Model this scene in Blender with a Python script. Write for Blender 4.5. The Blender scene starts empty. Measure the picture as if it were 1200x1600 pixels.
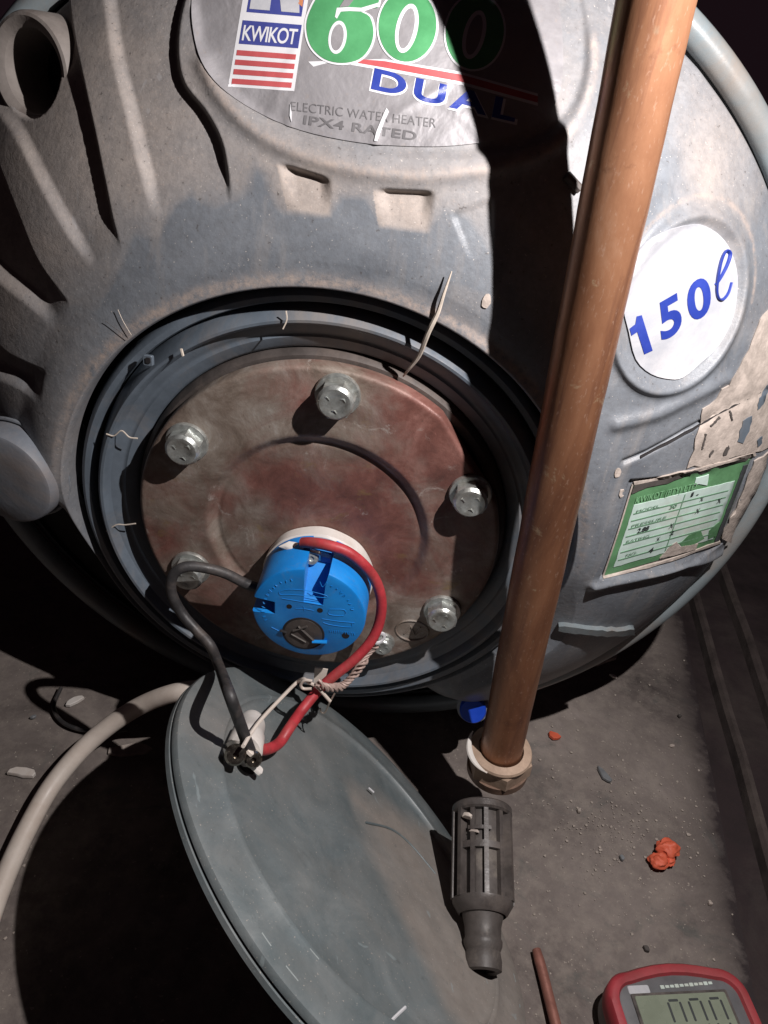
import bpy, bmesh, math, random
import numpy as np
from mathutils import Vector, Matrix
from mathutils import noise as mn
from mathutils.geometry import delaunay_2d_cdt

random.seed(7); rng = np.random.default_rng(7)
S = bpy.context.scene
COL = S.collection

# ------------------------------------------------------------------ camera
F = 1200.0; CX, CY = 600.0, 800.0
TH, RO, CAMH = math.radians(34.5), math.radians(9.0), 0.51
fw = np.array([0, math.cos(TH), -math.sin(TH)])
up0 = np.array([0, math.sin(TH), math.cos(TH)]); rt0 = np.array([1.0, 0, 0])
rt = rt0*math.cos(RO) + up0*math.sin(RO)
up = up0*math.cos(RO) - rt0*math.sin(RO)
CAM = np.array([0, 0, CAMH])
cd = bpy.data.cameras.new('camera'); cam = bpy.data.objects.new('camera', cd); COL.objects.link(cam)
cam.matrix_world = Matrix(((rt[0], up[0], -fw[0], CAM[0]), (rt[1], up[1], -fw[1], CAM[1]), (rt[2], up[2], -fw[2], CAM[2]), (0, 0, 0, 1)))
cd.sensor_fit = 'VERTICAL'; cd.sensor_height = 32.0; cd.sensor_width = 24.0; cd.lens = 24.0
cd.clip_start = 0.005; cd.clip_end = 50
S.camera = cam

# ------------------------------------------------------------------ light: one small torch above right of the camera, night all round
w = bpy.data.worlds.new('World'); S.world = w; w.use_nodes = True
w.node_tree.nodes['Background'].inputs[0].default_value = (0.5, 0.26, 0.36, 1)
w.node_tree.nodes['Background'].inputs[1].default_value = 0.016
ld = bpy.data.lights.new('torch_light', 'POINT'); ld.energy = 12; ld.shadow_soft_size = 0.003; ld.color = (1.0, 0.95, 0.935)
lo = bpy.data.objects.new('torch_light', ld); lo.location = (0.168, 0.187, 0.622); COL.objects.link(lo)
S.view_settings.view_transform = 'Standard'; S.view_settings.look = 'None'
S.view_settings.exposure = 0.0; S.view_settings.gamma = 1.0

# ------------------------------------------------------------------ camera geometry helpers (only used to measure where things stand)
def ray(p):
    p = np.asarray(p, float)
    return ((p[..., 0:1]-CX)/F)*rt - ((p[..., 1:2]-CY)/F)*up + fw
def atY(p, Y): d = ray(p); return CAM + d*(Y/d[..., 1:2])
def atZ(p, Z=0.0): d = ray(p); return CAM + d*((Z-CAMH)/d[..., 2:3])
def atD(p, z): return CAM + ray(p)*z
def topx(X):
    v = np.asarray(X)-CAM; z = v@fw
    return np.stack([CX+F*(v@rt)/z, CY-F*(v@up)/z], -1)
def ss(t):
    t = np.clip(t, 0, 1); return t*t*(3-2*t)

# ------------------------------------------------------------------ object helpers
def link(o, parent=None):
    COL.objects.link(o)
    if parent is not None: o.parent = parent
    return o
def tag(o, label=None, cat=None, group=None, kind=None):
    if label: o['label'] = label
    if cat: o['category'] = cat
    if group: o['group'] = group
    if kind: o['kind'] = kind
    return o
def thing(name, label, cat, group=None, loc=(0, 0, 0)):
    o = bpy.data.objects.new(name, None); o.empty_display_size = .02; o.location = loc
    link(o); return tag(o, label, cat, group)
def mk(name, V, Fc, mat, parent=None, smooth=True, sharp=35):
    me = bpy.data.meshes.new(name)
    V = np.asarray(V, float)
    if parent is not None:      # children live in the thing's space (things carry a location only)
        q = parent; off = np.zeros(3)
        while q is not None: off += np.array(q.location); q = q.parent
        V = V-off
    me.from_pydata([tuple(v) for v in V], [], [tuple(int(i) for i in f) for f in Fc])
    me.materials.append(mat)
    bm = bmesh.new(); bm.from_mesh(me); bmesh.ops.recalc_face_normals(bm, faces=bm.faces); bm.to_mesh(me); bm.free()
    if smooth:
        me.polygons.foreach_set('use_smooth', [True]*len(me.polygons))
        try: me.set_sharp_from_angle(angle=math.radians(sharp))
        except Exception: pass
    me.update()
    return link(bpy.data.objects.new(name, me), parent)
class MB:
    def __init__(s): s.v = []; s.f = []
    def add(s, V, Fc):
        n = len(s.v); s.v += [tuple(x) for x in V]; s.f += [tuple(i+n for i in f) for f in Fc]; return s
    def build(s, name, mat, parent=None, smooth=True, sharp=35): return mk(name, s.v, s.f, mat, parent, smooth, sharp)
def basis(n):
    n = np.asarray(n, float); n = n/np.linalg.norm(n)
    a = np.array([0, 0, 1.0]) if abs(n[2]) < .9 else np.array([1.0, 0, 0])
    e1 = np.cross(a, n); e1 /= np.linalg.norm(e1); e2 = np.cross(n, e1)
    return e1, e2, n
def lathe(prof, org, n, seg=64, closed=False, wob=None):
    """prof: (r, h along n)"""
    e1, e2, n = basis(n); V = []; Fc = []
    org = np.asarray(org, float)
    m = len(prof)
    for i in range(seg):
        a = 2*math.pi*i/seg; d = e1*math.cos(a)+e2*math.sin(a)
        for j, (r, h) in enumerate(prof):
            k = 1.0 if wob is None else wob(a, j)
            V.append(org+d*r*k+n*h)
    for i in range(seg):
        i2 = (i+1) % seg
        for j in range(m-1 if not closed else m):
            j2 = (j+1) % m
            Fc.append((i*m+j, i2*m+j, i2*m+j2, i*m+j2))
    if not closed:
        if prof[0][0] > 1e-6: Fc.append(tuple(i*m for i in range(seg)))
        if prof[-1][0] > 1e-6: Fc.append(tuple(i*m+m-1 for i in range(seg)))
    return V, Fc
def open_lathe(prof, org, n, seg=64):
    V, Fc = lathe(prof, org, n, seg); return V, [f for f in Fc if len(f) == 4]
def catmull(P, k=10):
    P = [np.array(p, float) for p in P]; P = [2*P[0]-P[1]]+P+[2*P[-1]-P[-2]]; out = []
    for i in range(1, len(P)-2):
        a, b, c, d = P[i-1:i+3]
        for j in range(k):
            t = j/k
            out.append(.5*((2*b)+(-a+c)*t+(2*a-5*b+4*c-d)*t*t+(-a+3*b-3*c+d)*t**3))
    out.append(P[-2]); return np.array(out)
def tube(P, r, seg=12, k=10, smoothpath=True, rfun=None, flat=1.0):
    C_ = catmull(P, k) if smoothpath else np.array(P, float)
    n = len(C_); V = []; Fc = []
    T = np.gradient(C_, axis=0); T /= np.linalg.norm(T, axis=1)[:, None]
    e1, e2, _ = basis(T[0])
    for i in range(n):
        e1 = e1-T[i]*(e1@T[i]); e1 /= np.linalg.norm(e1); e2 = np.cross(T[i], e1)
        rr = r if rfun is None else rfun(i/(n-1))*r
        for j in range(seg):
            a = 2*math.pi*j/seg; V.append(C_[i]+rr*(e1*math.cos(a)+flat*e2*math.sin(a)))
    for i in range(n-1):
        for j in range(seg):
            j2 = (j+1) % seg; Fc.append((i*seg+j, i*seg+j2, (i+1)*seg+j2, (i+1)*seg+j))
    Fc.append(tuple(range(seg))[::-1]); Fc.append(tuple((n-1)*seg+j for j in range(seg)))
    return V, Fc
def prism(poly, org, e1, e2, n, h0, h1, bev=0.0):
    """2-D outline (u, v) extruded along n from h0 to h1 with a bevelled top"""
    org, e1, e2, n = [np.asarray(a, float) for a in (org, e1, e2, n)]
    m = len(poly); P = np.array(poly, float); V = []; Fc = []
    c = P.mean(0)
    rings = [(P, h0), (P, h1-bev)]
    if bev > 0:
        d = P-c; L = np.linalg.norm(d, axis=1)[:, None]; rings.append((c+d*(1-bev/np.maximum(L, 1e-6)), h1))
    else: rings[-1] = (P, h1)
    for Q, h in rings:
        for q in Q: V.append(org+e1*q[0]+e2*q[1]+n*h)
    for k in range(len(rings)-1):
        for i in range(m):
            i2 = (i+1) % m; Fc.append((k*m+i, k*m+i2, (k+1)*m+i2, (k+1)*m+i))
    Fc.append(tuple(range(m))[::-1]); Fc.append(tuple((len(rings)-1)*m+i for i in range(m)))
    return V, Fc
def rrect(w_, h_, r, k=5):
    out = []
    for cx, cy, a0 in ((w_/2-r, h_/2-r, 0), (-w_/2+r, h_/2-r, 90), (-w_/2+r, -h_/2+r, 180), (w_/2-r, -h_/2+r, 270)):
        for j in range(k+1):
            a = math.radians(a0+90*j/k); out.append((cx+r*math.cos(a), cy+r*math.sin(a)))
    return out
def lump(c, r, sub=1, sq=(1, 1, 1), seed=0, amp=.3):
    bm = bmesh.new(); bmesh.ops.create_icosphere(bm, subdivisions=sub, radius=1)
    g = random.Random(seed)
    if sub < 2: V = [np.array(v.co)*(1+g.uniform(-amp, amp))*r*np.array(sq)+np.array(c) for v in bm.verts]
    else: V = [np.array(v.co)*(1+1.6*amp*mn.noise(v.co*1.6+Vector((seed, 0, 0)))+.45*amp*mn.noise(v.co*3.6+Vector((0, seed, 0))))*r*np.array(sq)+np.array(c) for v in bm.verts]
    Fc = [tuple(v.index for v in f.verts) for f in bm.faces]; bm.free(); return V, Fc

# ------------------------------------------------------------------ materials
def newmat(name):
    m = bpy.data.materials.new(name); m.use_nodes = True
    nt = m.node_tree; return m, nt, nt.nodes['Principled BSDF']
def nd(nt, t, **kw):
    n = nt.nodes.new(t)
    for k, v in kw.items():
        if k in n.inputs: n.inputs[k].default_value = v
        else: setattr(n, k, v)
    return n
def noise(nt, scale, detail=6, rough=.6, dist=0, stretch=None):
    tc = nd(nt, 'ShaderNodeTexCoord'); src = tc.outputs['Object']
    if stretch:
        mp = nd(nt, 'ShaderNodeMapping'); mp.inputs['Scale'].default_value = stretch
        nt.links.new(src, mp.inputs[0]); src = mp.outputs[0]
    n = nd(nt, 'ShaderNodeTexNoise'); n.inputs['Scale'].default_value = scale; n.inputs['Detail'].default_value = detail
    n.inputs['Roughness'].default_value = rough; n.inputs['Distortion'].default_value = dist
    nt.links.new(src, n.inputs['Vector']); return n.outputs['Fac']
def ramp(nt, fac, stops):
    r = nd(nt, 'ShaderNodeValToRGB'); cr = r.color_ramp
    while len(cr.elements) > 1: cr.elements.remove(cr.elements[-1])
    cr.elements[0].position = stops[0][0]; cr.elements[0].color = (*stops[0][1], 1) if not isinstance(stops[0][1], (int, float)) else (*([stops[0][1]]*3), 1)
    for p, c in stops[1:]:
        e = cr.elements.new(p); e.color = (*c, 1) if not isinstance(c, (int, float)) else (c, c, c, 1)
    nt.links.new(fac, r.inputs[0]); return r.outputs[0]
def mixc(nt, fac, a, b, mode='MIX'):
    m = nd(nt, 'ShaderNodeMix'); m.data_type = 'RGBA'; m.blend_type = mode
    for sock, v in ((m.inputs[0], fac), (m.inputs[6], a), (m.inputs[7], b)):
        if isinstance(v, bpy.types.NodeSocket): nt.links.new(v, sock)
        elif isinstance(v, tuple): sock.default_value = (*v, 1)
        else: sock.default_value = v
    return m.outputs[2]
def math_(nt, op, a, b=0.0, clamp=False):
    m = nd(nt, 'ShaderNodeMath'); m.operation = op; m.use_clamp = clamp
    for sock, v in ((m.inputs[0], a), (m.inputs[1], b)):
        if isinstance(v, bpy.types.NodeSocket): nt.links.new(v, sock)
        else: sock.default_value = v
    return m.outputs[0]
def bump(nt, bsdf, h, strength=.3, dist=.001):
    b = nd(nt, 'ShaderNodeBump'); b.inputs['Strength'].default_value = strength; b.inputs['Distance'].default_value = dist
    nt.links.new(h, b.inputs['Height']); nt.links.new(b.outputs[0], bsdf.inputs['Normal'])
def attr(nt, name):
    a = nd(nt, 'ShaderNodeAttribute'); a.attribute_name = name; return a.outputs['Fac']
def setc(nt, bsdf, c):
    if isinstance(c, tuple): bsdf.inputs['Base Color'].default_value = (*c, 1)
    else: nt.links.new(c, bsdf.inputs['Base Color'])
def simple(name, col, rough=.5, metal=0.0, var=.25, scale=90, bmp=.15, dirt=None, spec=.5, bscale=400, bd=.0005):
    m, nt, b = newmat(name)
    n = noise(nt, scale, 6, .65)
    dark = tuple(c*(1-var) for c in col); light = tuple(min(1, c*(1+var)) for c in col)
    c = ramp(nt, n, [(.3, dark), (.7, light)])
    if dirt:
        n2 = noise(nt, scale*.35, 8, .7, .6); c = mixc(nt, ramp(nt, n2, [(.48, 0.0), (.66, .75)]), c, dirt)
    setc(nt, b, c); b.inputs['Metallic'].default_value = metal
    nt.links.new(ramp(nt, n, [(.3, max(0, rough-.12)), (.7, min(1, rough+.12))]), b.inputs['Roughness'])
    b.inputs['Specular IOR Level'].default_value = spec
    bump(nt, b, noise(nt, bscale, 4, .6), bmp, bd)
    return m

def m_shell():
    m, nt, b = newmat('grey_moulded_plastic')
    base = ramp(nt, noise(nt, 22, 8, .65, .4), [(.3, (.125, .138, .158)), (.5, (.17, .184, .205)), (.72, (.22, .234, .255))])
    tan_tone = ramp(nt, noise(nt, 55, 10, .72, .3), [(.3, (.29, .25, .225)), (.75, (.41, .355, .32))])  # colour of real dust, lightened to paint back lamp falloff at far left
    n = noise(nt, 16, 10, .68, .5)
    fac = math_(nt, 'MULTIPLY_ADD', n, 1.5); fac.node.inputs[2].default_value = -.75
    fac = math_(nt, 'ADD', attr(nt, 'tan_tone'), fac, True)
    c = mixc(nt, fac, base, tan_tone)
    # fine grains of dust
    g = ramp(nt, noise(nt, 700, 2, .5), [(.60, 0.0), (.72, .6)])
    c = mixc(nt, math_(nt, 'MULTIPLY', g, fac), c, (.42, .34, .29))
    c = mixc(nt, ramp(nt, noise(nt, 240, 6, .75), [(.42, .2), (.55, 0.0)]), c, (.09, .085, .085))
    c = mixc(nt, ramp(nt, noise(nt, 70, 6, .65, .3, (1, 1, .09)), [(.54, 0.0), (.7, .3)]), c, (.36, .32, .29))
    c = mixc(nt, ramp(nt, noise(nt, 950, 1, .5), [(.73, 0.0), (.77, .8)]), c, (.5, .46, .42))
    c = mixc(nt, ramp(nt, noise(nt, 480, 2, .5), [(.26, .6), (.3, 0.0)]), c, (.07, .06, .055))
    # tan crust on the lip, tan lines on the sticker ridge and ring
    c = mixc(nt, math_(nt, 'MULTIPLY', attr(nt, 'edge'), ramp(nt, noise(nt, 190, 8, .75), [(.38, 0.0), (.62, 1.0)])), c, (.38, .31, .27))
    # scuffs
    sc = ramp(nt, noise(nt, 60, 3, .5, 2.5, (1, 1, .25)), [(.7, 0.0), (.74, .35)])
    c = mixc(nt, sc, c, (.36, .36, .37))
    setc(nt, b, c)
    r = mixc(nt, fac, (.42, .42, .42), (.85, .85, .85)); nt.links.new(r, b.inputs['Roughness'])
    b.inputs['Specular IOR Level'].default_value = .45
    h = math_(nt, 'ADD', noise(nt, 350, 6, .7), math_(nt, 'MULTIPLY', noise(nt, 30, 4, .6), 2.0))
    bump(nt, b, h, .35, .0007)
    return m
def m_plate():
    m, nt, b = newmat('rusty_flange_steel')
    grey = ramp(nt, noise(nt, 38, 10, .7, .6), [(.32, (.10, .072, .055)), (.47, (.205, .16, .13)), (.58, (.28, .235, .20)), (.7, (.41, .38, .345))])
    red = ramp(nt, noise(nt, 48, 9, .7, .5), [(.3, (.10, .042, .034)), (.5, (.18, .075, .06)), (.72, (.30, .15, .125))])
    n = math_(nt, 'MULTIPLY_ADD', noise(nt, 26, 9, .68, .9), 2.6); n.node.inputs[2].default_value = -1.3
    fac = math_(nt, 'ADD', attr(nt, 'red'), n, True)
    c = mixc(nt, fac, grey, red)
    wh = ramp(nt, noise(nt, 42, 9, .75, 1.2), [(.6, 0.0), (.7, .55)])
    c = mixc(nt, wh, c, (.55, .52, .48))
    oc = ramp(nt, noise(nt, 33, 9, .7, .4, (1, 1, 1.3)), [(.3, .6), (.4, 0.0)])
    c = mixc(nt, oc, c, (.21, .14, .055))
    sp = ramp(nt, noise(nt, 500, 3, .6), [(.68, 0.0), (.76, .7)])
    c = mixc(nt, sp, c, (.09, .06, .05))
    setc(nt, b, c); b.inputs['Metallic'].default_value = .15
    nt.links.new(ramp(nt, noise(nt, 40, 6, .6), [(.3, .42), (.7, .72)]), b.inputs['Roughness'])
    bump(nt, b, math_(nt, 'ADD', noise(nt, 260, 8, .7), math_(nt, 'MULTIPLY', noise(nt, 45, 6, .6), 1.5)), .4, .0007)
    return m
def m_floor():
    m, nt, b = newmat('dirty_board_floor')
    c = ramp(nt, noise(nt, 7, 12, .72, .7), [(.3, (.055, .045, .042)), (.45, (.145, .12, .109)), (.6, (.21, .177, .16)), (.74, (.33, .28, .255))])
    c = mixc(nt, ramp(nt, noise(nt, 60, 8, .75), [(.45, 0.0), (.7, .6)]), c, (.29, .25, .215))
    c = mixc(nt, ramp(nt, noise(nt, 19, 8, .7, 1.0), [(.56, 0.0), (.68, .55)]), c, (.075, .085, .08))
    c = mixc(nt, ramp(nt, noise(nt, 420, 2, .5), [(.69, 0.0), (.75, .8)]), c, (.4, .35, .3))
    gf = math_(nt, 'MULTIPLY', attr(nt, 'edge_dark'), ramp(nt, noise(nt, 60, 8, .7), [(.3, .6), (.6, 1.35)]), True)
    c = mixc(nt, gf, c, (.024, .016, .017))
    setc(nt, b, c); b.inputs['Roughness'].default_value = .85
    bump(nt, b, math_(nt, 'ADD', noise(nt, 160, 8, .75), noise(nt, 25, 6, .6)), .6, .0012)
    return m
def m_copper():
    m, nt, b = newmat('aged_copper')
    c = ramp(nt, noise(nt, 20, 9, .68, .7, (1, 1, .28)), [(.28, (.12, .05, .030)), (.45, (.25, .112, .06)), (.6, (.33, .16, .088)), (.76, (.43, .25, .16))])
    c = mixc(nt, ramp(nt, noise(nt, 60, 6, .7, .5), [(.64, 0.0), (.72, .6)]), c, (.5, .4, .26))
    c = mixc(nt, ramp(nt, noise(nt, 28, 8, .7), [(.3, .75), (.4, 0.0)]), c, (.14, .06, .035))
    c = mixc(nt, ramp(nt, noise(nt, 150, 5, .6, .3, (1, 1, .07)), [(.52, 0.0), (.66, .6)]), c, (.14, .06, .04))
    c = mixc(nt, ramp(nt, noise(nt, 700, 3, .6, 0, (1, 1, .4)), [(.6, 0.0), (.7, .4)]), c, (.46, .3, .22))
    vt = nd(nt, 'ShaderNodeTexVoronoi'); vt.inputs['Scale'].default_value = 26
    tcn = nd(nt, 'ShaderNodeTexCoord'); nt.links.new(tcn.outputs['Object'], vt.inputs['Vector'])
    d_ = math_(nt, 'ADD', vt.outputs['Distance'], math_(nt, 'MULTIPLY', noise(nt, 220, 4, .6), .14))
    c = mixc(nt, ramp(nt, d_, [(.09, .5), (.14, 0.0)]), c, (.33, .33, .24))
    setc(nt, b, c); b.inputs['Metallic'].default_value = .5
    nt.links.new(ramp(nt, noise(nt, 70, 6, .6, 0, (1, 1, .2)), [(.3, .28), (.7, .5)]), b.inputs['Roughness'])
    bump(nt, b, noise(nt, 220, 5, .6, 0, (1, 1, .25)), .22, .0006)
    return m
def m_blue():
    m, nt, b = newmat('blue_thermostat_plastic')
    c = ramp(nt, noise(nt, 60, 5, .6), [(.3, (.004, .18, .56)), (.7, (.012, .25, .70))])
    c = mixc(nt, ramp(nt, noise(nt, 110, 8, .75, .5), [(.56, 0.0), (.72, .45)]), c, (.12, .2, .32))
    c = mixc(nt, ramp(nt, noise(nt, 300, 3, .6, 2, (1, 1, .3)), [(.68, 0.0), (.72, .5)]), c, (.12, .3, .6))
    setc(nt, b, c); b.inputs['Roughness'].default_value = .42
    bump(nt, b, noise(nt, 500, 3, .5), .12, .0004); return m
def m_sticker():
    m, nt, b = newmat('silver_sticker_film')
    c = ramp(nt, noise(nt, 30, 8, .7, .5), [(.3, (.2, .19, .197)), (.7, (.31, .3, .312))])
    c = mixc(nt, ramp(nt, noise(nt, 420, 3, .6), [(.6, 0.0), (.75, .35)]), c, (.3, .25, .22))
    setc(nt, b, c); b.inputs['Metallic'].default_value = .12; b.inputs['Roughness'].default_value = .5
    bump(nt, b, math_(nt, 'ADD', math_(nt, 'MULTIPLY', noise(nt, 34, 3, .5, 1.5), 3.0), noise(nt, 200, 3, .5)), .35, .001); return m
M = dict(
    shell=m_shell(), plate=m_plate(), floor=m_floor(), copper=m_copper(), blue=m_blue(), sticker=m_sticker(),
    collar=simple('grey_plastic_collar', (.115, .14, .17), .45, 0, .22, 35, .2, (.23, .2, .18)),
    rim=simple('painted_steel_rim', (.2, .235, .25), .38, .1, .18, 25, .15, (.24, .2, .17)),
    body=simple('dark_tank_casing', (.06, .065, .07), .6, 0, .3, 20, .2),
    rubber=simple('brown_black_rubber', (.06, .05, .046), .6, 0, .35, 70, .3, (.13, .1, .085)),
    black=simple('black_wire_insulation', (.035, .033, .034), .5, 0, .35, 120, .4, (.11, .09, .08)),
    hole_black=simple('painted_hole_black', (.01, .008, .009), .8, 0, .2, 80, .1),  # near-black paint for the shade inside holes, wells and gaps
    red=simple('red_wire_insulation', (.42, .035, .045), .5, 0, .3, 90, .3, (.26, .07, .06)),
    white=simple('white_plastic', (.68, .64, .6), .45, 0, .08, 40, .15, (.5, .42, .36)),
    cream=simple('cream_cable_sheath', (.68, .60, .53), .5, 0, .08, 30, .15, (.52, .42, .35)),
    zinc=simple('zinc_plated_steel', (.5, .52, .5), .36, .75, .22, 260, .3, (.36, .34, .3), bscale=500),
    wire=simple('bare_tinned_wire', (.5, .44, .38), .4, .7, .25, 200, .2),
    brass=simple('dull_brass_screw', (.3, .24, .17), .32, .8, .3, 200, .2),
    bronze=simple('shiny_dark_screw', (.28, .25, .21), .2, .95, .3, 300, .2),
    strand=simple('frayed_pinkish_strand', (.42, .31, .27), .6, .2, .3, 260, .4),
    dark=simple('black_dirty_plastic', (.07, .06, .056), .42, 0, .35, 90, .35, (.15, .125, .11)),
    fitgrey=simple('grey_inner_plastic', (.07, .06, .055), .55, 0, .3, 80, .3, (.22, .19, .16)),
    lid=None, tan=simple('torn_cream_backing', (.44, .375, .33), .85, 0, .25, 130, .5, (.27, .23, .2), bscale=250, bd=.001),
    speck=simple('dark_residue', (.07, .06, .055), .8, 0, .3, 90, .3),
    pwhite=simple('white_print', (.62, .62, .64), .42, 0, .05, 60, .08),
    pwhite2=simple('white_sticker_vinyl', (.36, .37, .40), .4, 0, .06, 40, .12, (.55, .54, .55)),
    pgreen=simple('green_print', (.07, .27, .11), .42, 0, .18, 60, .08),
    pblue=simple('blue_print', (.02, .04, .26), .42, 0, .15, 60, .08),
    pnavy=simple('navy_print', (.05, .06, .24), .45, 0, .15, 60, .08),
    pred=simple('red_print', (.42, .08, .085), .45, 0, .15, 60, .08),
    porange=simple('orange_print', (.5, .2, .1), .45, 0, .15, 60, .08),
    pgrey=simple('grey_print', (.13, .125, .13), .5, 0, .2, 60, .08),
    pale=simple('pale_green_print', (.5, .62, .57), .5, 0, .14, 60, .1, (.45, .42, .36)),
    lgreen=simple('label_green', (.10, .235, .11), .5, 0, .3, 60, .1),
    lpale=simple('washed_green_lettering', (.2, .42, .22), .5, 0, .2, 60, .1),
    stub=simple('dusty_brown_grey_stub', (.20, .175, .16), .7, 0, .25, 45, .4, (.12, .085, .07)),
    cap=simple('dusty_blue_grey_cap', (.15, .165, .19), .55, 0, .2, 30, .3, (.25, .21, .19)),
    scuff_glint=simple('pale_scuff_glint', (.25, .28, .28), .6, 0, .2, 120, .2),
    ink=simple('black_ink', (.03, .035, .035), .6, 0, .2, 60, .05),
    softink=simple('faded_green_ink', (.15, .28, .18), .6, 0, .2, 60, .05),
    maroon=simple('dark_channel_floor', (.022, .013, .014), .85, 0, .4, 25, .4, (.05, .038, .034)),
    rail=simple('streak_rail_tone', (.06, .045, .042), .85, 0, .4, 40, .4, (.1, .08, .07)),
    nut=simple('beige_plastic_nut', (.40, .29, .215), .5, 0, .2, 70, .3, (.2, .13, .09)),
    nutb=simple('brown_nut_base', (.17, .105, .075), .55, 0, .3, 60, .3),  # darker brown for the base below the beige nut
    holster=simple('red_rubber_holster', (.33, .035, .045), .55, 0, .2, 50, .2, (.25, .05, .05)),
    face=simple('grey_meter_face', (.12, .12, .125), .5, 0, .15, 60, .1),
    lcd=simple('grey_green_display', (.2, .225, .17), .3, 0, .1, 40, .05),
    orange=simple('orange_plastic_crumb', (.65, .12, .06), .6, 0, .15, 90, .3),
    tin=simple('grey_metal_chip', (.22, .23, .24), .5, .3, .2, 90, .3),
    grain=simple('pale_grit', (.36, .31, .27), .9, 0, .25, 150, .3),
    copperrod=simple('reddish_copper_rod', (.3, .13, .1), .5, .3, .25, 70, .2),
    fibre=simple('pale_fibre', (.6, .52, .44), .8, 0, .2, 120, .2),
    bluecap=simple('blue_plastic_cap', (.01, .06, .5), .4, 0, .15, 60, .1),
)
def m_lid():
    m, nt, b = newmat('grey_tan_cover_plastic')
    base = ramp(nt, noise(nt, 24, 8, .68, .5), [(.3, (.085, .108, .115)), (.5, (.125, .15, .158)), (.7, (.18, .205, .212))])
    tan_tone = ramp(nt, noise(nt, 60, 9, .7), [(.3, (.19, .165, .145)), (.7, (.27, .24, .215))])
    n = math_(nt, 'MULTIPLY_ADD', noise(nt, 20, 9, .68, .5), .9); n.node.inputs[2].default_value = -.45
    fac = math_(nt, 'ADD', attr(nt, 'tan_tone'), n, True)
    c = mixc(nt, fac, base, tan_tone)
    c = mixc(nt, ramp(nt, noise(nt, 800, 1, .5), [(.72, 0.0), (.76, .7)]), c, (.4, .36, .32))
    c = mixc(nt, ramp(nt, noise(nt, 170, 7, .75), [(.3, .45), (.42, 0.0)]), c, (.07, .08, .08))
    c = mixc(nt, ramp(nt, noise(nt, 40, 3, .5, 3, (1, .3, 1)), [(.7, 0.0), (.73, .4)]), c, (.28, .33, .34))
    setc(nt, b, c); nt.links.new(mixc(nt, fac, (.4,)*3, (.8,)*3), b.inputs['Roughness'])
    bump(nt, b, noise(nt, 320, 6, .7), .3, .0006); return m
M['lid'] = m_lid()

# ------------------------------------------------------------------ SETTING: floor, channel on the right
def gridmesh(xs, ys, zf, name, mat, kind='structure'):
    X, Y = np.meshgrid(xs, ys); Z = zf(X, Y)
    V = np.stack([X, Y, Z], -1).reshape(-1, 3); nx, ny = len(xs), len(ys)
    Fc = [(j*nx+i, j*nx+i+1, (j+1)*nx+i+1, (j+1)*nx+i) for j in range(ny-1) for i in range(nx-1)]
    o = mk(name, V, Fc, mat, None, True, 60); tag(o, kind=kind); return o
def edge_x(y): return .2615+.107*y
ys = np.concatenate([np.linspace(-1.2, 0, 8)[:-1], np.linspace(0, 1.0, 90), np.linspace(1.05, 4, 20)])
V = []; Fc = []; nt_ = 60
offs = [-3-edge_x(0)]*0+[(1-(i/(nt_-1))**.35) for i in range(nt_-1)]
for j, y in enumerate(ys):
    cols_ = [edge_x(y)-.05-(edge_x(y)+2.95)*o_ for o_ in offs]+[edge_x(y)-d_ for d_ in (.05, .04, .031, .023, .016, .010, .006, .003, 0)]
    for x in cols_:
        V.append((x, y, .0012*mn.noise(Vector((x*9, y*9, 0)))+.0006*mn.noise(Vector((x*40, y*40, 3)))-.0012))
    V.append((edge_x(y)+.001, y, -.0035)); V.append((edge_x(y)+.002, y, -.02))
nt_ = len(cols_)
m_ = nt_+2
for j in range(len(ys)-1):
    for i in range(m_-1): Fc.append((j*m_+i, j*m_+i+1, (j+1)*m_+i+1, (j+1)*m_+i))
o = mk('floor', V, Fc, M['floor'], None, True, 50); tag(o, kind='structure')
gr_ = np.array([math.exp(-max(0, edge_x(v[1])-v[0])/.017) for v in V], np.float32)  # floor colour darkens towards its right edge
at_ = o.data.attributes.new('edge_dark', 'FLOAT', 'POINT'); at_.data.foreach_set('value', gr_)
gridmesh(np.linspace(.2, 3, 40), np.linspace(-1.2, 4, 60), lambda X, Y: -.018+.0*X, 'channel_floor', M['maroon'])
def bar(name, p0, p1, w0, h0, label):
    a = np.array(p0, float); b_ = np.array(p1, float); d = (b_-a)/np.linalg.norm(b_-a); s = np.array([d[1], -d[0], 0])
    mb = MB(); prof = [(-w0/2, -.03), (-w0/2, h0*.75), (-w0*.3, h0), (w0*.1, h0*.92), (w0*.5, h0*.35), (w0*.6, -.03)]
    n = 40; V = []
    for k in range(n+1):
        q = a+(b_-a)*k/n
        for u, h in prof: V.append(q+s*(u+.0006*math.sin(k*1.7))+np.array([0, 0, h+.0005*math.sin(k*2.3+u*100)]))
    Fc = [(k*6+i, k*6+i+1, k*6+7+i, k*6+6+i) for k in range(n) for i in range(5)]
    Fc += [tuple(range(6)), tuple(n*6+i for i in range(6))]
    mb.add(V, Fc); return tag(mb.build(name, M['rail'], None, True, 30), label, 'rail', 'light streaks built as rails beside the floor edge')
r1 = [atZ((1197, 1281))[:2], atZ((1115, 1000))[:2]]; r2 = [atZ((1197, 1050))[:2], atZ((1130, 863))[:2]]  # rails stand in for the light streaks at far right
for rr, lab in ((r1, 'light streak built as a thin rail nearer the floor edge, right of the pipe'), (r2, 'light streak built as a thin rail farthest right, behind the other')):
    d = (rr[1]-rr[0])/np.linalg.norm(rr[1]-rr[0])
    bar('streak_rail', (*(rr[0]-d*.6), -.018), (*(rr[1]+d*1.4), -.018), .012, .016, lab)

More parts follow.
